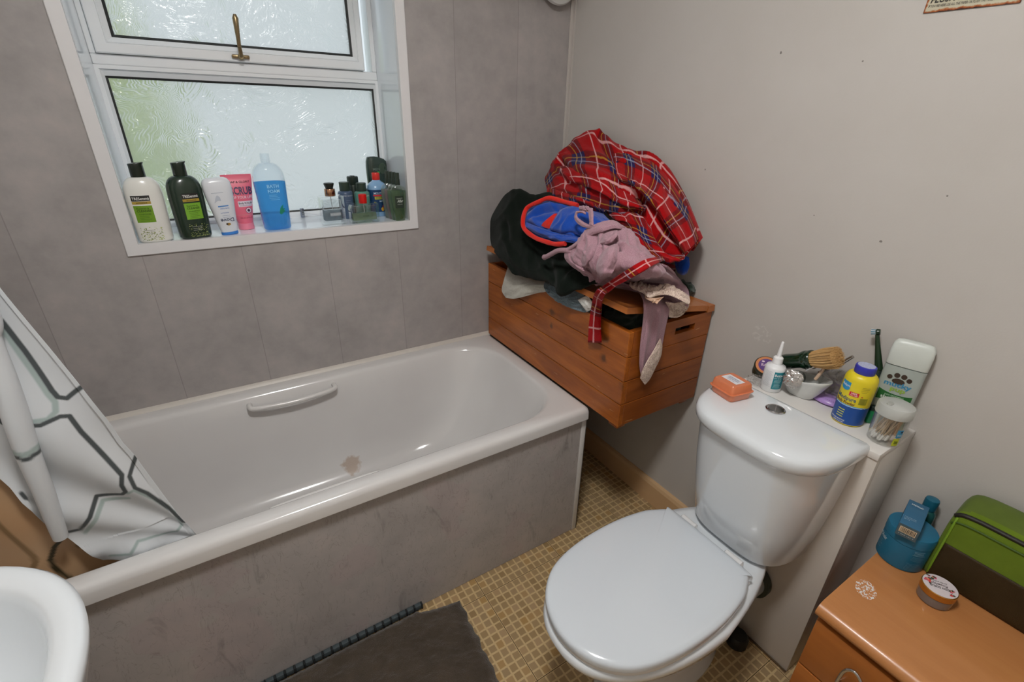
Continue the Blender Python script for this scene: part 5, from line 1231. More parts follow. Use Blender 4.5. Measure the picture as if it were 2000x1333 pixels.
# mouthwash
secs = [(0, .0340, .030, 2.6), (.003, .0365, .0325, 2.6), (.098, .0370, .033, 2.6), (.108, .035, .0312, 2.4), (.117, .028, .026, 2.2), (.124, .0175, .0175, 2), (.129, .0135, .0135, 2)]
t = bottle('mouthwash_bottle', 'mouthwash bottle with navy label and red cap behind the spray bottles', 'bottle', -.762, .150, SZ_, secs, pm((136, 176, 214), .2, var=.04, coat=.3), .05)
MB().lathe([(.0135, .1285), (.0142, .130), (.0142, .152), (.0132, .154), (.001, .154)], 32).build('cap', pm((226, 52, 44), .3), t)
MB().secs(ring(secs, .017, .097, .0004), 44, cap=False).build('label_sleeve', pm((24, 62, 104), .4), t)
lb = Label(surf(secs)); lb.lift = .0008
lb.text('MOUTH\'S', -.024, .016, .081, .008, (196, 214, 232), .015); lb.rect(-.026, .028, .0745, .0795, (206, 44, 56)); lb.rect(-.022, .014, .063, .0725, (196, 190, 70)); lb.text('FRESH', -.018, .012, .0655, .0055, (60, 70, 40), .01)
lb.text('MINT', -.006, .016, .053, .006, (190, 210, 230), .01); lb.disc(.013, .036, .009, .008, (206, 56, 60)); lb.disc(.004, .027, .006, .007, (214, 160, 50)); lb.disc(.020, .046, .003, .003, (190, 210, 230)); lb.build(t)
# big dark shower gel at the back
secs = [(0, .034, .017, 3), (.003, .037, .019, 3), (.10, .0385, .0195, 3), (.150, .0395, .0195, 3), (.175, .0390, .019, 3), (.190, .0375, .018, 3.2), (.2035, .0330, .0155, 3.4), (.2055, .030, .013, 3.4)]
mb = MB().secs(secs, 44)
for v in mb.v:
    if v.z > .19: v.z -= .010 * max(0, (v.x - .004) / .03) if v.x > .004 else 0
t = thing('shower_gel_bottle', 'large black green shower gel bottle in the back right corner of the sill', 'bottle', (-.7395, .2050, SZ_), .02)
mb.build('body', pm((44, 62, 54), .22, coat=.3), t, sharp=30)
lb = Label(surf(secs)); lb.disc(.018, .165, .016, .020, (58, 76, 60)); lb.rect(-.004, .004, .1475, .154, (30, 190, 96)); lb.text('MEN', -.020, .006, .158, .009, (100, 116, 108), .01); lb.build(t)
# four slim body sprays in a row
cols = [((160, 188, 154), 'green tinted body spray bottle with script label, front of the row'), ((172, 200, 172), 'second slim body spray bottle behind the front one on the right of the sill'), ((214, 194, 200), 'pinkish body spray bottle, third in the row along the window reveal'), ((200, 206, 203), 'grey tinted body spray bottle at the back of the row by the reveal')]
for k, (c, lab) in enumerate(cols):
    secs = [(0, .0165, .0075, 2.4), (.003, .0185, .009, 2.4), (.04, .0235, .0098, 2.3), (.085, .0282, .0102, 2.2), (.105, .0282, .0102, 2.1), (.116, .0235, .0098, 2.0), (.122, .013, .0085, 2), (.1245, .0085, .0082, 2)]
    t = thing('spray_bottle', lab, 'spray bottle', (-.7285 - .004 * k, .010 + .0232 * k, SZ_), .05, 'slim body sprays beside the window reveal')
    MB().secs(secs, 40).build('body', thin_glass('spray_plastic_%d' % k, (.86, .90, .86), .25), t, sharp=60)
    MB().secs([(z, rx - .0012, ry - .0012, n) for z, rx, ry, n in secs[:5]], 40).build('liquid', liquid('spray_liquid_%d' % k, c, .55), t)
    MB().secs([(.1245, .0088, .0084, 2), (.126, .0092, .0088, 2), (.143, .0088, .0084, 2), (.1435, .0080, .0076, 2), (.160, .0078, .0074, 2.4), (.1655, .0074, .0070, 2.4)], 28).build('pump', pm((44, 56, 46), .35), t)
    if k == 0:
        lb = Label(surf(secs)); lb.rect(-.017, .015, .046, .088, (40, 54, 42)); lb.text('FANCY', -.011, .010, .077, .0045, (196, 206, 196)); lb.text('Affair', -.010, .012, .066, .009, (220, 228, 220), .01, .3); lb.text('body mist', -.009, .009, .058, .0035, (180, 192, 180)); lb.build(t)

# ---------------------------------------------------------------- on the cistern and boxing
LT, BT = .7975, .7805
t = thing('soap_box', 'translucent orange hinged box with a white paper label on the cistern corner', 'box', (-.268, -1.101, LT - .001), R(-10))
M_OR = NT('orange_plastic'); M_OR.col(lin((240, 138, 92))); M_OR.set(rough=.25, trans=.25, coat=.3); M_OR = M_OR.m
MB().secs([(0, .0315, .033, 8), (.002, .0330, .0345, 8), (.018, .0350, .0365, 8)], 48).build('tray', M_OR, t, sharp=40)
mb = MB().secs([(.0185, .0385, .040, 8), (.0205, .0390, .0405, 8), (.0215, .0352, .0370, 8), (.0385, .0330, .0345, 8), (.0415, .0305, .0320, 8)], 48)
ld = mb.build('lid', M_OR, t, sharp=40); ld.rotation_euler = (R(-2), 0, 0)
lb = Label(lambda x, z, l: (z, -x, .0416 + l)); lb.rect(-.026, .024, -.014, .016, (226, 226, 230)); lb.text('CLEAN ME DAILY', -.018, .018, .004, .0042, (70, 76, 130), .01); lb.text('WITH COLD WATER', -.016, .018, -.003, .0038, (70, 76, 130), .01); lb.text('retainer case', -.012, .012, -.009, .003, (90, 96, 140)); lb.build(t).parent = ld
# dropper bottle
secs = [(0, .0235, .0235, 2), (.002, .0252, .0252, 2), (.0655, .0252, .0252, 2), (.0715, .0225, .0225, 2), (.075, .014, .014, 2), (.078, .0115, .0115, 2)]
P = (-0.121,-1.122,0.78)
t = bottle('dropper_bottle', 'white dropper bottle with pointed nozzle and teal label on the boxing ledge', 'bottle', P[0], P[1], BT, secs, pm((234, 236, 238), .3, var=.01), R(-60))
MB().lathe([(.0118, .0782), (.0125, .079), (.0118, .094), (.0095, .0965), (.0058, .098), (.0052, .112), (.0035, .138), (.0022, .1395)], 28).build('nozzle', pm((238, 239, 240), .3), t)
lb = Label(surf(secs)); lb.rect(.000, .0235, .012, .062, (24, 128, 142)); lb.text('Betad', .0022, .0225, .049, .0075, (240, 244, 244), .012); lb.text('sine drops', .002, .020, .043, .0034, (220, 238, 238)); lb.lines(.003, .020, .039, .016, 7, (190, 224, 226), .0008, 4)
lb.lines(-.021, -.003, .060, .018, 15, (176, 182, 190), .0006, 9); lb.build(t)
# round balm tin leaning against the wall
nrm = Vector((-.45, -.30, .84)).normalized(); P = Vector((-0.075,-1.075,0.814))
t = thing('balm_tin', 'dark round tin with orange and purple lid lying behind the dropper bottle', 'tin', P - nrm * .018, rot=tuple(nrm.to_track_quat('Z', 'Y').to_euler()))
MB().lathe([(.029, -.018), (.031, -.016), (.031, .012), (.0305, .013)], 40).build('body', pm((46, 52, 34), .35), t)
MB().lathe([(.0312, .013), (.0316, .014), (.0316, .021), (.030, .0225), (.001, .0225)], 40).build('lid', pm((40, 44, 30), .35), t)
lb = Label(lambda x, z, l: (x, z, .0226 + l)); lb.disc(0, 0, .0285, .0285, (206, 132, 84), .0001, 36); lb.disc(0, 0, .0215, .0215, (94, 62, 128), .0004, 36); lb.text('BALM', -.014, .014, -.004, .009, (222, 196, 214), .015); lb.disc(.010, .010, .004, .003, (220, 90, 60), .0007); lb.disc(-.010, .011, .004, .003, (226, 206, 220), .0007); lb.build(t)
# shaving brush lying across the holder
A, B = Vector((-0.072,-1.114,0.846)), Vector((-0.08,-1.187,0.888)); D = (B - A).normalized()
t = thing('shaving_brush', 'shaving brush with dark green handle and tan bristles lying across the white holder', 'brush', A, rot=tuple(D.to_track_quat('Z', 'Y').to_euler())); Ln = (B - A).length
MB().lathe([(.015, -.004), (.019, 0), (.0205, .012), (.0195, Ln * .45), (.0205, Ln * .6), (.0240, Ln * .72), (.0245, Ln * .80), (.0235, Ln * .84), (.0245, Ln * .87), (.0245, Ln * .97), (.0225, Ln)], 36).build('handle', pm((16, 44, 26), .15, coat=.6), t)
bl = 0.0651
mb = MB(); rnd = random.Random(3)
for k in range(420):
    a = rnd.random() * 2 * PI; r = math.sqrt(rnd.random()); r0, r1 = .020 * r, .0275 * r + .001 * rnd.random()
    tip = Ln + bl * (1.02 - .10 * r * r + .05 * (rnd.random() - .5))
    mb.tube([(r0 * math.cos(a), r0 * math.sin(a), Ln - .002), ((r0 * .4 + r1 * .7) * math.cos(a), (r0 * .4 + r1 * .7) * math.sin(a), Ln + bl * .55), (r1 * math.cos(a), r1 * math.sin(a), tip)], [.0011, .0011, .0005], 4)
bri = mb.build('bristles', pm((206, 168, 112), .8, var=.25, scale=120), t, sharp=80, normals=False); bri['kind'] = 'stuff'
mb = MB().lathe([(.019, Ln), (.024, Ln + bl * .5), (.0245, Ln + bl * .88), (.018, Ln + bl * .95), (.001, Ln + bl * .97)], 24); mb.build('bristle_core', pm((176, 138, 86), .9, var=.3, scale=200), t)
# steel handle poking out behind the bristles
o = MB().tube([(-0.035,-1.191,0.839),(-0.04,-1.236,0.889),(-0.042,-1.246,0.905),(-0.043,-1.254,0.916)], [.0042, .0042, .0045, .004], 14).build('steel_rod', pm((196, 190, 184), .25, .9)); tag(o, 'slim steel rod sticking out past the tan brush bristles', 'rod')
# white scoop shaped holder
P = (-0.101,-1.193,0.78)
t = thing('soap_holder', 'white ceramic scoop shaped holder under the shaving brush', 'holder', (P[0] + .020, P[1] + .020, BT), R(-90))
def scoop(k, z, lift): return [(.058 * k * math.copysign(abs(math.cos(a)) ** .8, math.cos(a)) + .012 * k, .034 * k * math.sin(a), z + lift * (.35 + .65 * max(0, math.cos(a)) - .12 * math.cos(2 * a))) for a in [2 * PI * i / 48 for i in range(48)]]
MB().loft([scoop(.52, 0, 0), scoop(.58, .003, 0), scoop(.78, .018, .010), scoop(.97, .030, .028), scoop(1.03, .034, .034), scoop(1.0, .0355, .035), scoop(.93, .033, .032), scoop(.75, .02, .012), scoop(.5, .008, 0), scoop(.1, .007, 0)]).build('scoop', pm((206, 208, 206), .18, coat=.5), t, sharp=70)
# foil ended dark bottle in the holder
A = Vector((-0.118,-1.171,0.833)); B = A + Vector((.80, .22, -.26)).normalized() * .062; D = (A - B).normalized()
t = thing('foil_tube', 'dark tube with a crinkled foil end lying in the white holder', 'tube', B, rot=tuple(D.to_track_quat('Z', 'Y').to_euler())); Ln = (B - A).length
MB().lathe([(.017, 0), (.0195, .003), (.0195, Ln - .012), (.0225, Ln - .010), (.0225, Ln)], 32).build('body', pm((36, 56, 44), .25), t)
mb = MB(); bm = bmesh.new(); bmesh.ops.create_icosphere(bm, subdivisions=4, radius=.0235)
for v in bm.verts:
    v.co.z = v.co.z * .22; v.co += v.co.normalized() * .0035 * (noise.noise(v.co * 190) + .5 * noise.noise(v.co * 420)); v.co.z += Ln + .001
mb.addbm(bm); mb.build('foil_end', pm((206, 204, 202), .22, 1.0, var=.1, scale=200), t, smooth=False)
o = MB().tube([(-0.085,-1.207,0.84),(-0.078,-1.213,0.866),(-0.076,-1.214,0.876)], [.004, .004, .0035], 8).build('wooden_stick', pm((206, 178, 154), .6)); tag(o, 'pale wooden stick standing in the right end of the white holder', 'stick')
o = MB().tube([(-0.098,-1.185,0.86),(-0.085,-1.203,0.881)], .0024, 10).build('tweezers', M_CHROME); tag(o, 'thin steel tweezers resting above the foil ended tube', 'tweezers')
# purple oval dish
P = (-0.061,-1.236,0.78)
t = thing('purple_dish', 'purple oval plastic pebble between the white holder and the powder bottle', 'plastic dish', (P[0] + .008, P[1] + .002, BT), R(-96))
secs = [(0, .030, .020, 2.1), (.004, .0405, .0270, 2.1), (.007, .0405, .027, 2.1), (.013, .034, .0225, 2.1), (.017, .022, .0145, 2.1), (.0185, .008, .005, 2)]
MB().secs(secs, 48).build('shell', pm((172, 140, 204), .3, var=.03), t, sharp=70)
lb = Label(lambda x, z, l: (x, z, .0135 + l - max(0, abs(x) - .02) * .12))
for k in range(13): lb.disc(-.027 + k * .0045 + (.002 if k > 4 else 0), -.0178 + .0055 * ((k - 6) / 6) ** 2, .0011, .0011, (54, 26, 84), .0012, 8)
lb.build(t, 'dot_row')
# crumpled clear bag and clear wrap
def crinkle(name, label, c, r, seed, mat):
    mb = MB(); bm = bmesh.new(); bmesh.ops.create_icosphere(bm, subdivisions=4, radius=1)
    for v in bm.verts:
        d = v.co.copy(); n = 1 - .38 * abs(noise.noise(d * 2.3 + Vector((seed, 0, 0)))) * 2 + .12 * noise.noise(d * 6 + Vector((0, 0, seed)))
        v.co = Vector((d.x * r[0], d.y * r[1], d.z * r[2])) * n
    mb.addbm(bm); o = mb.build(name, mat, smooth=False); o.location = c; tag(o, label, 'plastic bag')
M_BAG = thin_glass('clear_film', (.97, .97, .97), .16)
crinkle('plastic_bag', 'crumpled clear plastic bag between the brush bristles and the powder bottle', (-0.045,-1.24,0.83), (.032, .040, .045), 2, M_BAG)
crinkle('plastic_wrap', 'clear plastic wrap on the ledge beside the orange box', (-0.129,-1.086,0.792), (.026, .030, .012), 5, M_BAG)
# body powder
secs = sh([(0, .030, .030, 2), (.003, .0328, .0328, 2), (.055, .0332, .0332, 2), (.106, .0332, .0332, 2), (.112, .0330, .0330, 2)], .112, .0330, .0330, .131, .0190, 2)
P = (-.0985, -1.3055, .7805)
t = bottle('powder_bottle', 'yellow and blue body powder bottle with blue cap on the boxing ledge', 'bottle', P[0], P[1], BT, secs, pm((226, 206, 40), .35, var=.02), R(-84))
MB().lathe([(.0200, .130), (.0208, .1315), (.0210, .146), (.0203, .1485), (.018, .1495), (.001, .1495)], 40).build('cap', pm((52, 56, 168), .35), t)
o = MB().lathe([(.0175, .1496), (.0170, .1500), (.001, .1504)], 36).build('powder_dusting', pm((170, 176, 204), .9, var=.4, scale=300), t); o['label'] = 'white powder dusting on the cap'
MB().secs(ring(secs, .0045, .052, .0003), 44, cap=False).build('blue_band', pm((22, 74, 150), .35), t)
lb = Label(surf(secs)); lb.lift = .0006
for i in range(24): pass
lb.rect(-.030, .030, .051, .0545, (66, 164, 214)); lb.rect(-.028, .030, .0515, .0525, (230, 232, 240), .0003)
lb.rect(-.0275, -.0085, .094, .110, (44, 144, 196)); lb.disc(-.018, .095, .0095, .007, (44, 144, 196)); lb.text('Medipure', -.0268, -.0092, .0985, .0062, (234, 240, 244), .01)
lb.rect(-.006, .013, .0795, .0900, (206, 32, 40)); lb.text('100%', -.002, .010, .0850, .0042, (246, 230, 230), .015); lb.text('TALC FREE', -.0045, .0115, .0810, .0026, (246, 230, 230), .01)
lb.text('Medipure', -.0285, .012, .066, .0100, (44, 88, 120), .01); lb.text('Body Powder', -.0285, .012, .0565, .0070, (110, 60, 36), .02)
for k in range(4): lb.rect(-.017, -.003, .020 + k * .0062, .0222 + k * .0062, (206, 206, 90))
lb.text('ABSORBS MOISTURE', -.027, .004, .0115, .0032, (220, 226, 236), .015); lb.text('KEEPS YOU DRY', -.020, .003, .0065, .0030, (220, 226, 236), .015)
lb.lines(.014, .027, .106, .094, 4, (150, 140, 50), .0008, 4); lb.rect(.0165, .0285, .062, .079, (166, 160, 44)); lb.lines(.017, .028, .078, .064, 8, (120, 116, 40), .0007, 6); lb.rect(.0175, .0205, .081, .0835, (190, 70, 40)); lb.build(t)
# electric toothbrush standing behind it
A = Vector((-0.03,-1.309,0.903)); B = Vector((-0.026,-1.279,0.984))
P0 = Vector((A.x + .004, A.y - .002, BT))
t = thing('toothbrush', 'dark green electric toothbrush with teal and white bristles standing behind the powder bottle', 'toothbrush', P0)
a1, b1 = A - P0, B - P0
MB().tube([(0, 0, 0), (0, 0, .03), tuple(a1 * .6), tuple(a1 - Vector((0, 0, .012))), tuple(a1)], [.0115, .012, .0125, .012, .009], 18).build('handle', pm((44, 56, 50), .35), t)
cc = b1 + Vector((0, 0, .004))
hdp = MB().tube([tuple(a1), tuple(a1 + (b1 - a1) * .12), tuple(a1 + (b1 - a1) * .5), tuple(a1 + (b1 - a1) * .85), tuple(b1)], [.0085, .0080, .0062, .0048, .0042], 14).build('brush_head', pm((28, 52, 30), .25), t)
bd = Vector((-.25, .93, -.25)).normalized(); ud = Matrix.Rotation(0, 3, 'X'); q4 = bd.to_track_quat('Z', 'Y').to_matrix()
MB().lathe([(.0068, -.005), (.0075, -.003), (.0075, .002), (.006, .004)], 24, 0, True, tuple(cc), q4).build('head_disc', pm((24, 46, 28), .25), hdp)
mb = MB(); mb2 = MB()
for k in range(70):
    r = .0064 * math.sqrt((k + .5) / 70); a = k * 2.4; p0 = cc + q4 @ Vector((r * math.cos(a), r * math.sin(a), .003)); p1 = cc + q4 @ Vector((r * math.cos(a) * 1.15, r * math.sin(a) * 1.15, .0125))
    (mb if k % 3 else mb2).tube([tuple(p0), tuple(p1)], .00055, 4)
for m_, c_, n_ in ((mb, (226, 232, 236), 'white bristles'), (mb2, (20, 120, 150), 'teal bristles')):
    o = m_.build('bristles', pm(c_, .5), hdp, normals=False); o['kind'] = 'stuff'; o['label'] = n_
# dog shampoo leaning on the wall
secs = [(0, .0345, .013, 4), (.004, .0370, .0145, 4), (.10, .0385, .015, 4), (.150, .0390, .015, 4), (.152, .0385, .0145, 4), (.154, .0392, .0151, 4), (.185, .0395, .0145, 4.5), (.202, .0380, .0130, 4), (.210, .033, .0105, 3.4), (.2125, .026, .007, 3)]
q = NT('frosted_plastic'); q.col(lin((196, 206, 200))); q.set(rough=.35, trans=.3, sss=.0); M_FP = q.m
t = thing('shampoo_bottle', 'translucent pet shampoo bottle with paw print leaning against the painted wall', 'bottle', (-.036,-1.358,.781), rot=(0, R(3.2), R(-90 + 16)))
# local x runs along the wall, -y faces the room
MB().secs([s for s in secs if s[0] <= .15], 48).build('body', M_FP, t, sharp=60)
MB().secs([s for s in secs if s[0] >= .152], 48).build('cap', pm((206, 212, 206), .35), t, sharp=60)
t.rotation_euler = (R(-3.0), 0, R(-76))
lb = Label(surf(secs))
for x, z, rx, rz2 in ((-.021, .123, .005, .0055), (-.009, .130, .0055, .006), (.004, .130, .0055, .006), (.015, .124, .005, .0055), (-.003, .116, .012, .007)): lb.disc(x, z, rx, rz2, (58, 42, 30))
lb.text('mucky', -.027, .024, .103, .011, (58, 134, 176), .03); lb.text('pup', -.012, .016, .092, .010, (146, 182, 60), .03)
lb.band([-.032 + .0032 * k for k in range(21)], lambda x: .0835 + .0055 * (x / .032) ** 2 - .05 * x, lambda x: .0655 - .0045 * (x / .032) ** 2 - .05 * x, (30, 96, 40))
lb.text('DOG GROOMING', -.018, .018, .0775, .0035, (190, 220, 190), .01); lb.text('shampoo', -.024, .024, .069, .0075, (238, 242, 238), .015); lb.build(t)
# small green capped bottle squeezed between
o = thing('small_bottle', 'small green bottle squeezed between the powder bottle and the cotton bud tub', 'bottle', (-0.062,-1.336,.7805))
MB().lathe([(.007, 0), (.0082, .002), (.0082, .03), (.007, .034)], 20).build('body', pm((24, 130, 80), .3), o); MB().lathe([(.0072, .034), (.0072, .044), (.006, .0455), (.001, .0455)], 20).build('cap', pm((30, 48, 40), .4), o)
# tub of cotton buds
TX, TYY = -.1114, -1.389
t = thing('cotton_bud_tub', 'clear round tub of cotton buds with a frosted lid at the end of the ledge', 'tub', (TX, TYY, BT))
MB().lathe([(.0285, 0), (.0308, .002), (.0318, .035), (.0330, .078), (.0322, .078), (.0310, .035), (.0298, .003), (.001, .003)], 48, cap=False).build('tub', thin_glass('tub_plastic', (.95, .95, .94), .12, .06), t)
MB().lathe([(.0333, .070), (.0345, .071), (.0345, .090), (.0330, .0945), (.029, .0965), (.001, .0975)], 48).build('lid', thin_glass('frosted_lid', (.95, .95, .94), .10, .72), t)
MB().secs([(.0968, .010, .006, 2.2, -.016, .008), (.0990, .009, .005, 2.2, -.016, .008)], 24).build('lid_tab', pm((170, 172, 166), .4), t)
lb = Label(lambda x, z, l: ((.0320 + (z - .035) * .03 + l) * math.sin(x / .032), -(.0320 + (z - .035) * .03 + l) * math.cos(x / .032), z))
lb.rect(-.022, -.009, .028, .048, (66, 146, 190)); lb.rect(-.024, -.010, .006, .025, (186, 196, 50)); lb.disc(-.013, .043, .003, .0025, (30, 60, 90)); lb.text('200', -.021, -.013, .012, .007, (60, 80, 30), .01); lb.text('BUDS', -.020, -.011, .032, .005, (220, 236, 244), .01)
lb.build(t)
mbb = MB(); mbb.tube([(0, 0, -.033), (0, 0, .033)], .0011, 8, 0)
for s in (-1, 1): mbb.lathe([(.0012, -.0085), (.0024, -.006), (.0028, -.001), (.0026, .004), (.0012, .0065), (.0002, .007)], 10, 1, True, (0, 0, s * .0335), None if s == 1 else Matrix.Rotation(PI, 3, 'X'))
bud0 = mbb.build('cotton_bud', [pm((206, 182, 150), .6), pm((240, 240, 238), .9)], None)
rnd = random.Random(12); buds = []
for k in range(72):
    o = bud0 if k == 0 else bud0.copy()
    if k: C.objects.link(o)
    for _ in range(200):
        tl = rnd.uniform(.10, .42); az = rnd.gauss(-1.4, .35) if rnd.random() < .85 else rnd.uniform(0, 6.28)
        rr_ = .022 * math.sqrt(rnd.random()); a = rnd.random() * 2 * PI
        d = Vector((math.sin(tl) * math.cos(az), math.sin(tl) * math.sin(az), math.cos(tl))); cpt = Vector((rr_ * math.cos(a), rr_ * math.sin(a), .0415 * math.cos(tl) + .0058))
        e1, e2 = cpt + d * .0415, cpt - d * .0415
        if max(math.hypot(e1.x, e1.y), math.hypot(e2.x, e2.y)) < .0278 and e1.z < .0905 and e2.z > .0045: break
    else: d = Vector((0, 0, 1)); cpt = Vector((.01 * math.cos(k), .01 * math.sin(k), .046))
    o.location = Vector((TX, TYY, BT)) + cpt; o.rotation_euler = d.to_track_quat('Z', 'Y').to_euler()
    tag(o, 'cotton bud with pale stick in the clear tub', 'cotton bud', 'cotton buds in the clear tub')

# ---------------------------------------------------------------- on the chest of drawers
P = (-.1113, -1.5038)
DT = .5205
t = thing('hair_mask_tub', 'large round petrol blue tub on the corner of the wooden drawers', 'tub', (P[0], P[1], DT))
M_PET = pm((24, 98, 128), .35, var=.03)
secs = [(0, .0425, .0425, 2), (.002, .0445, .0445, 2), (.066, .0448, .0448, 2), (.0675, .0442, .0442, 2)]
MB().secs(secs, 64).build('jar', M_PET, t)
MB().lathe([(.0446, .0682), (.0456, .0690), (.0456, .0915), (.0446, .0935), (.042, .0940), (.001, .0940)], 64).build('lid', pm((26, 104, 136), .35, var=.02), t)
lb = Label(lambda x, z, l: ((.0452 + l) * math.sin(x / .045), -(.0452 + l) * math.cos(x / .045), z))
lb.text('MOhair', -.064, -.034, .050, .010, (196, 214, 222), .01); lb.lines(-.060, -.040, .042, .022, 5, (110, 160, 180), .0009, 3)
lb.build(t); lb = Label(lb.mp); lb.lines(.018, .046, .062, .052, 4, (130, 174, 192), .001, 5); lb.lines(.018, .046, .046, .036, 4, (90, 140, 164), .0009, 6); lb.lines(.014, .040, .026, .008, 6, (90, 140, 164), .0008, 7); lb.build(t)
t.rotation_euler[2] = R(-80)
# carton lying on the tub
ZB = DT + .0942
p1, p2 = Vector((-0.174,-1.49,0.616)), Vector((-0.16,-1.524,0.616))
wd_ = .037; ang = R(-79)
t = thing('carton', 'small petrol blue carton with barcode end lying on the big blue tub', 'box', (*((p1 + p2) / 2).xy, ZB), ang)
MB().box(-wd_ / 2, wd_ / 2, 0, .105, 0, .032, .0008).build('carton_body', pm((46, 100, 134), .45, var=.03), t)
lb = Label(lambda x, z, l: (x, -l, z)); h2 = wd_ / 2
lb.rect(-h2 + .0005, h2 - .0005, .0005, .0315, (70, 92, 100), -.0001); lb.rect(-h2 + .004, h2 - .004, .011, .026, (214, 196, 164))
rnd = random.Random(4); xx = -h2 + .006
while xx < h2 - .006:
    w_ = rnd.choice((.0005, .0009, .0013)); lb.rect(xx, xx + w_, .0125, .0245, (54, 46, 40), .0003, 1); xx += w_ + rnd.choice((.0005, .0008, .0011))
lb.text('5 060 123 4', -h2 + .005, h2 - .005, .0055, .0025, (180, 194, 200)); lb.build(t, 'barcode_end')
lb = Label(lambda x, z, l: (x, z, .032 + l)); lb.text('MOhair', -h2 + .007, h2 - .008, .084, .0065, (206, 220, 228), .015); lb.build(t, 'front_print'); lb = Label(lb.mp); lb.text('intensive hair', -h2 + .004, h2 - .012, .030, .0032, (170, 194, 208)); lb.text('treatment mask', -h2 + .004, h2 - .012, .025, .0032, (170, 194, 208)); lb.text('50 ml', -h2 + .004, -h2 + .014, .020, .003, (170, 194, 208)); lb.build(t, 'front_print')
# bottle behind the tub
P = Vector((-0.03,-1.499,0.64))
t = thing('serum_bottle', 'petrol blue bottle with domed cap behind the carton and tub', 'bottle', (-.030, P.y, DT)); hh = P.z - DT
MB().secs([(0, .0165, .0165, 2.2), (.002, .018, .018, 2.2), (hh - .036, .018, .018, 2.2), (hh - .024, .0165, .0165, 2.1), (hh - .017, .0118, .0118, 2)], 36).build('body', pm((40, 96, 96), .25), t)
MB().lathe([(.0122, hh - .0168), (.0130, hh - .016), (.0136, hh + .008), (.0125, hh + .0125), (.009, hh + .014), (.001, hh + .0142)], 32).build('cap', pm((22, 92, 116), .35), t)
# low glass jar with floral lid
t = thing('balm_jar', 'low clear jar with gold rimmed floral lid on the wooden drawers', 'jar', (-.1725, -1.5912, DT), R(120))
MB().lathe([(.0272, 0), (.0292, .002), (.0297, .020), (.0285, .024)], 48).build('jar', pm((112, 104, 100), .08, coat=.8, var=.2), t)
MB().lathe([(.0298, .0225), (.0306, .0235), (.0306, .0375), (.0298, .0385)], 48).build('gold_rim', pm((198, 150, 76), .25, .85), t)
MB().lathe([(.0295, .0378), (.0292, .0392), (.001, .0398)], 48).build('lid', pm((222, 212, 216), .4, var=.02), t)
lb = Label(lambda x, z, l: (x, z, .0398 - .0006 * math.hypot(x, z) / .0292 + l))
lb.text('BODY SCRUB', -.017, .019, .004, .005, (60, 56, 60), .015); lb.text('Rosehip', -.013, .015, -.004, .0065, (90, 76, 84), .005, .3); lb.text('body polish', -.012, .013, -.0105, .0035, (70, 66, 70), .0)
rnd = random.Random(9)
for k in range(30):
    a = rnd.uniform(-1.3, .3) if k < 22 else rnd.uniform(2.2, 3.0); r = rnd.uniform(.017, .026); lb.disc(r * math.cos(a), r * math.sin(a), rnd.uniform(.0014, .004), rnd.uniform(.0014, .003), [(214, 70, 70), (226, 140, 110), (70, 84, 66), (206, 90, 120), (60, 74, 60)][k % 5], .0002 + k * .00002, 9)
lb.build(t)
# green wash bag with zip and dark mesh side
t = thing('wash_bag', 'green wash bag with black zip and dark mesh side on the wooden drawers', 'wash bag', (-.06, -1.73, DT))
M_GRN = fleece((98, 120, 34), 'green_nylon', 1.25, .1, .08); M_GRN2 = fleece((90, 106, 46), 'green_nylon_top', 1.2, .1, .08)
def mesh_mat():
    q = NT('brown_mesh'); o = q.obj(); v = q.new('ShaderNodeTexVoronoi', i_Vector=o, i_Scale=650).outputs['Distance']; n = q.noise(o, 14, 3)
    q.col(q.mix(n, lin((46, 36, 16)), lin((62, 48, 24)))); q.set(rough=.55, spec=.3); q.bump(v, .3, .002); return q.m
y0_, y1_ = -1.552, -1.87
def bag_sec(y, e):
    """cross section across x,z: front foot, front shoulder, top, back"""
    pts = [(-.107, DT), (-.113, DT + .02), (-.113, DT + .09), (-.111, DT + .14), (-.107, DT + .166), (-.096, DT + .182), (-.075, DT + .195), (-.048, DT + .204), (-.022, DT + .196), (-.010, DT + .15), (-.009, DT + .02), (-.012, DT)]
    out = []
    cx, cz = -.06, DT + .1
    for x, z in pts:
        zz = DT + (z - DT) * (1 - e * .24); xx = cx + (x - cx) * (1 - e * .14)
        out.append((xx, y, zz))
    return [tuple(p) for p in spline(out, 60)]
ys = [(y0_ + .004, .6), (y0_, .34), (y0_ - .006, .18), (y0_ - .016, .08), (y0_ - .034, .02), (y0_ - .06, 0), (-1.72, 0), (-1.80, .02), (y1_ + .01, .1), (y1_, .5)]
rings = [bag_sec(y, e) for y, e in ys]
mb = MB().loft([[(x + .06, y + 1.73, z - DT) for x, y, z in r] for r in rings])
for i, f in enumerate(mb.f):
    c = sum((mb.v[k] for k in f), Vector()) / len(f)
    if c.x > -.030: mb.mi[i] = 1
mb.build('bag', [M_GRN, M_GRN2], t, sharp=70)
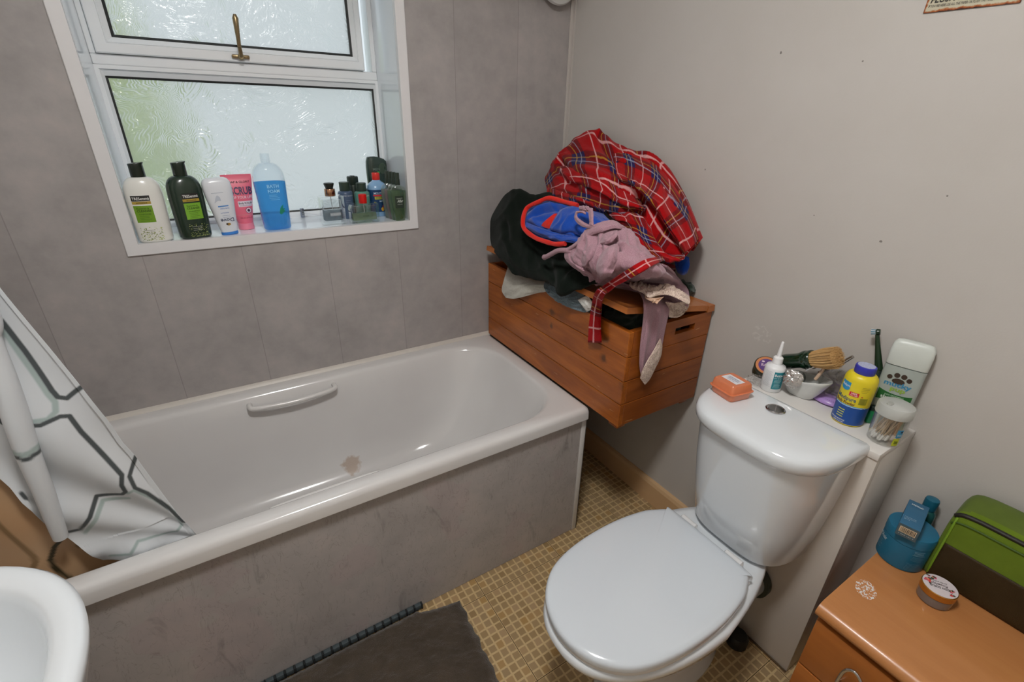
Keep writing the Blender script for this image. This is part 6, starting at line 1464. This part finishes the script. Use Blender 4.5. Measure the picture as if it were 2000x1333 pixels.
# mesh panel on the front and the end, darker, standing a hair proud
pn = MB(); nu, nv = 40, 14
for j in range(nv + 1):
    for i in range(nu + 1):
        u = i / nu; v = j / nv; ya = y0_ - .004 - .004 * v; y = ya + (y1_ + .02 - ya) * u
        z = DT + .001 + .099 * v
        pn.v.append(Vector((-.1142 + .0045 * max(0, 1 - (z - DT) / .02) ** 2 + .06, y + 1.73, z - DT)))
for j in range(nv):
    for i in range(nu): a = j * (nu + 1) + i; pn.face((a, a + 1, a + nu + 2, a + nu + 1))
o = pn.build('mesh_panel', mesh_mat(), t, sharp=70, normals=False); o['label'] = 'dark brown mesh side'
md = o.modifiers.new('thickness', 'SOLIDIFY'); md.thickness = .001
zp = [(x + .06, y + 1.73, z - DT) for x, y, z in [tuple(Vector(r[25]) + Vector((-.0005, 0, .0012))) for r in rings[1:]]]
MB().tube(spline(zp, 60), .0048, 10).build('zip', pm((26, 24, 18), .5), t)['label'] = 'black zip'
pp = [(x + .06, y + 1.73, z - DT) for x, y, z in [tuple(Vector(r[20]) + Vector((-.001, 0, .0008))) for r in rings[1:]]]
MB().tube(spline(pp, 60), .0022, 8).build('piping', pm((62, 88, 16), .6), t)
pp = [(x + .06, y + 1.73, z - DT) for x, y, z in [tuple(Vector(p) + Vector((-.001, .001, .0008))) for p in rings[2][2:24]]]
MB().tube(pp, .0024, 8).build('piping', pm((118, 156, 40), .5), t)

# ---------------------------------------------------------------- light and camera
wd = bpy.data.worlds.new('overcast_sky'); bpy.context.scene.world = wd; wd.use_nodes = True
nt = wd.node_tree; bgn = nt.nodes['Background']
tc = nt.nodes.new('ShaderNodeTexCoord'); sx = nt.nodes.new('ShaderNodeSeparateXYZ'); nt.links.new(tc.outputs['Generated'], sx.inputs[0])
cr_ = nt.nodes.new('ShaderNodeValToRGB'); nt.links.new(sx.outputs[2], cr_.inputs[0])
e = cr_.color_ramp.elements; e[0].position = .0; e[0].color = (.74, .82, .86, 1); e[1].position = .6; e[1].color = (.84, .92, 1, 1)
nt.links.new(cr_.outputs[0], bgn.inputs[0]); bgn.inputs[1].default_value = 1.05

# opal ceiling lamp
cl_ = thing('ceiling_lamp', 'round opal ceiling lamp over the middle of the bathroom', 'ceiling lamp', (-1.15, -1.35, Z_C - .001), 0, rot=(PI, 0, 0))
MB().lathe([(.15, 0), (.15, .02), (.14, .024)], 40).build('base', M_PVC, cl_)
def lamp_mat():
    t = NT('lit_opal_glass'); t.b.inputs['Emission Color'].default_value = (1, .985, .965, 1); t.b.inputs['Emission Strength'].default_value = 92
    t.col((.9, .9, .9)); return t.m
MB().lathe([(.138, .0245), (.135, .045), (.11, .068), (.06, .082), (.001, .086)], 40).build('shade', lamp_mat(), cl_)

cam = bpy.data.cameras.new('camera'); co = bpy.data.objects.new('camera', cam); C.objects.link(co)
cam.sensor_width = 36; cam.lens = 16.5997; cam.clip_start = .02
co.location = (-1.3053, -1.6882, 1.4254); co.rotation_euler = (1.1331, -0.0192, -0.55302)
sc = bpy.context.scene; sc.camera = co
sc.view_settings.view_transform = 'Standard'; sc.view_settings.look = 'None'; sc.view_settings.gamma = 1; sc.view_settings.use_curve_mapping = False
sc.view_settings.exposure = 0.0
sc.cycles.use_denoising = True
sc.cycles.max_bounces = 12; sc.cycles.transparent_max_bounces = 24
sc.cycles.sample_clamp_indirect = 6
sc.cycles.caustics_reflective = False
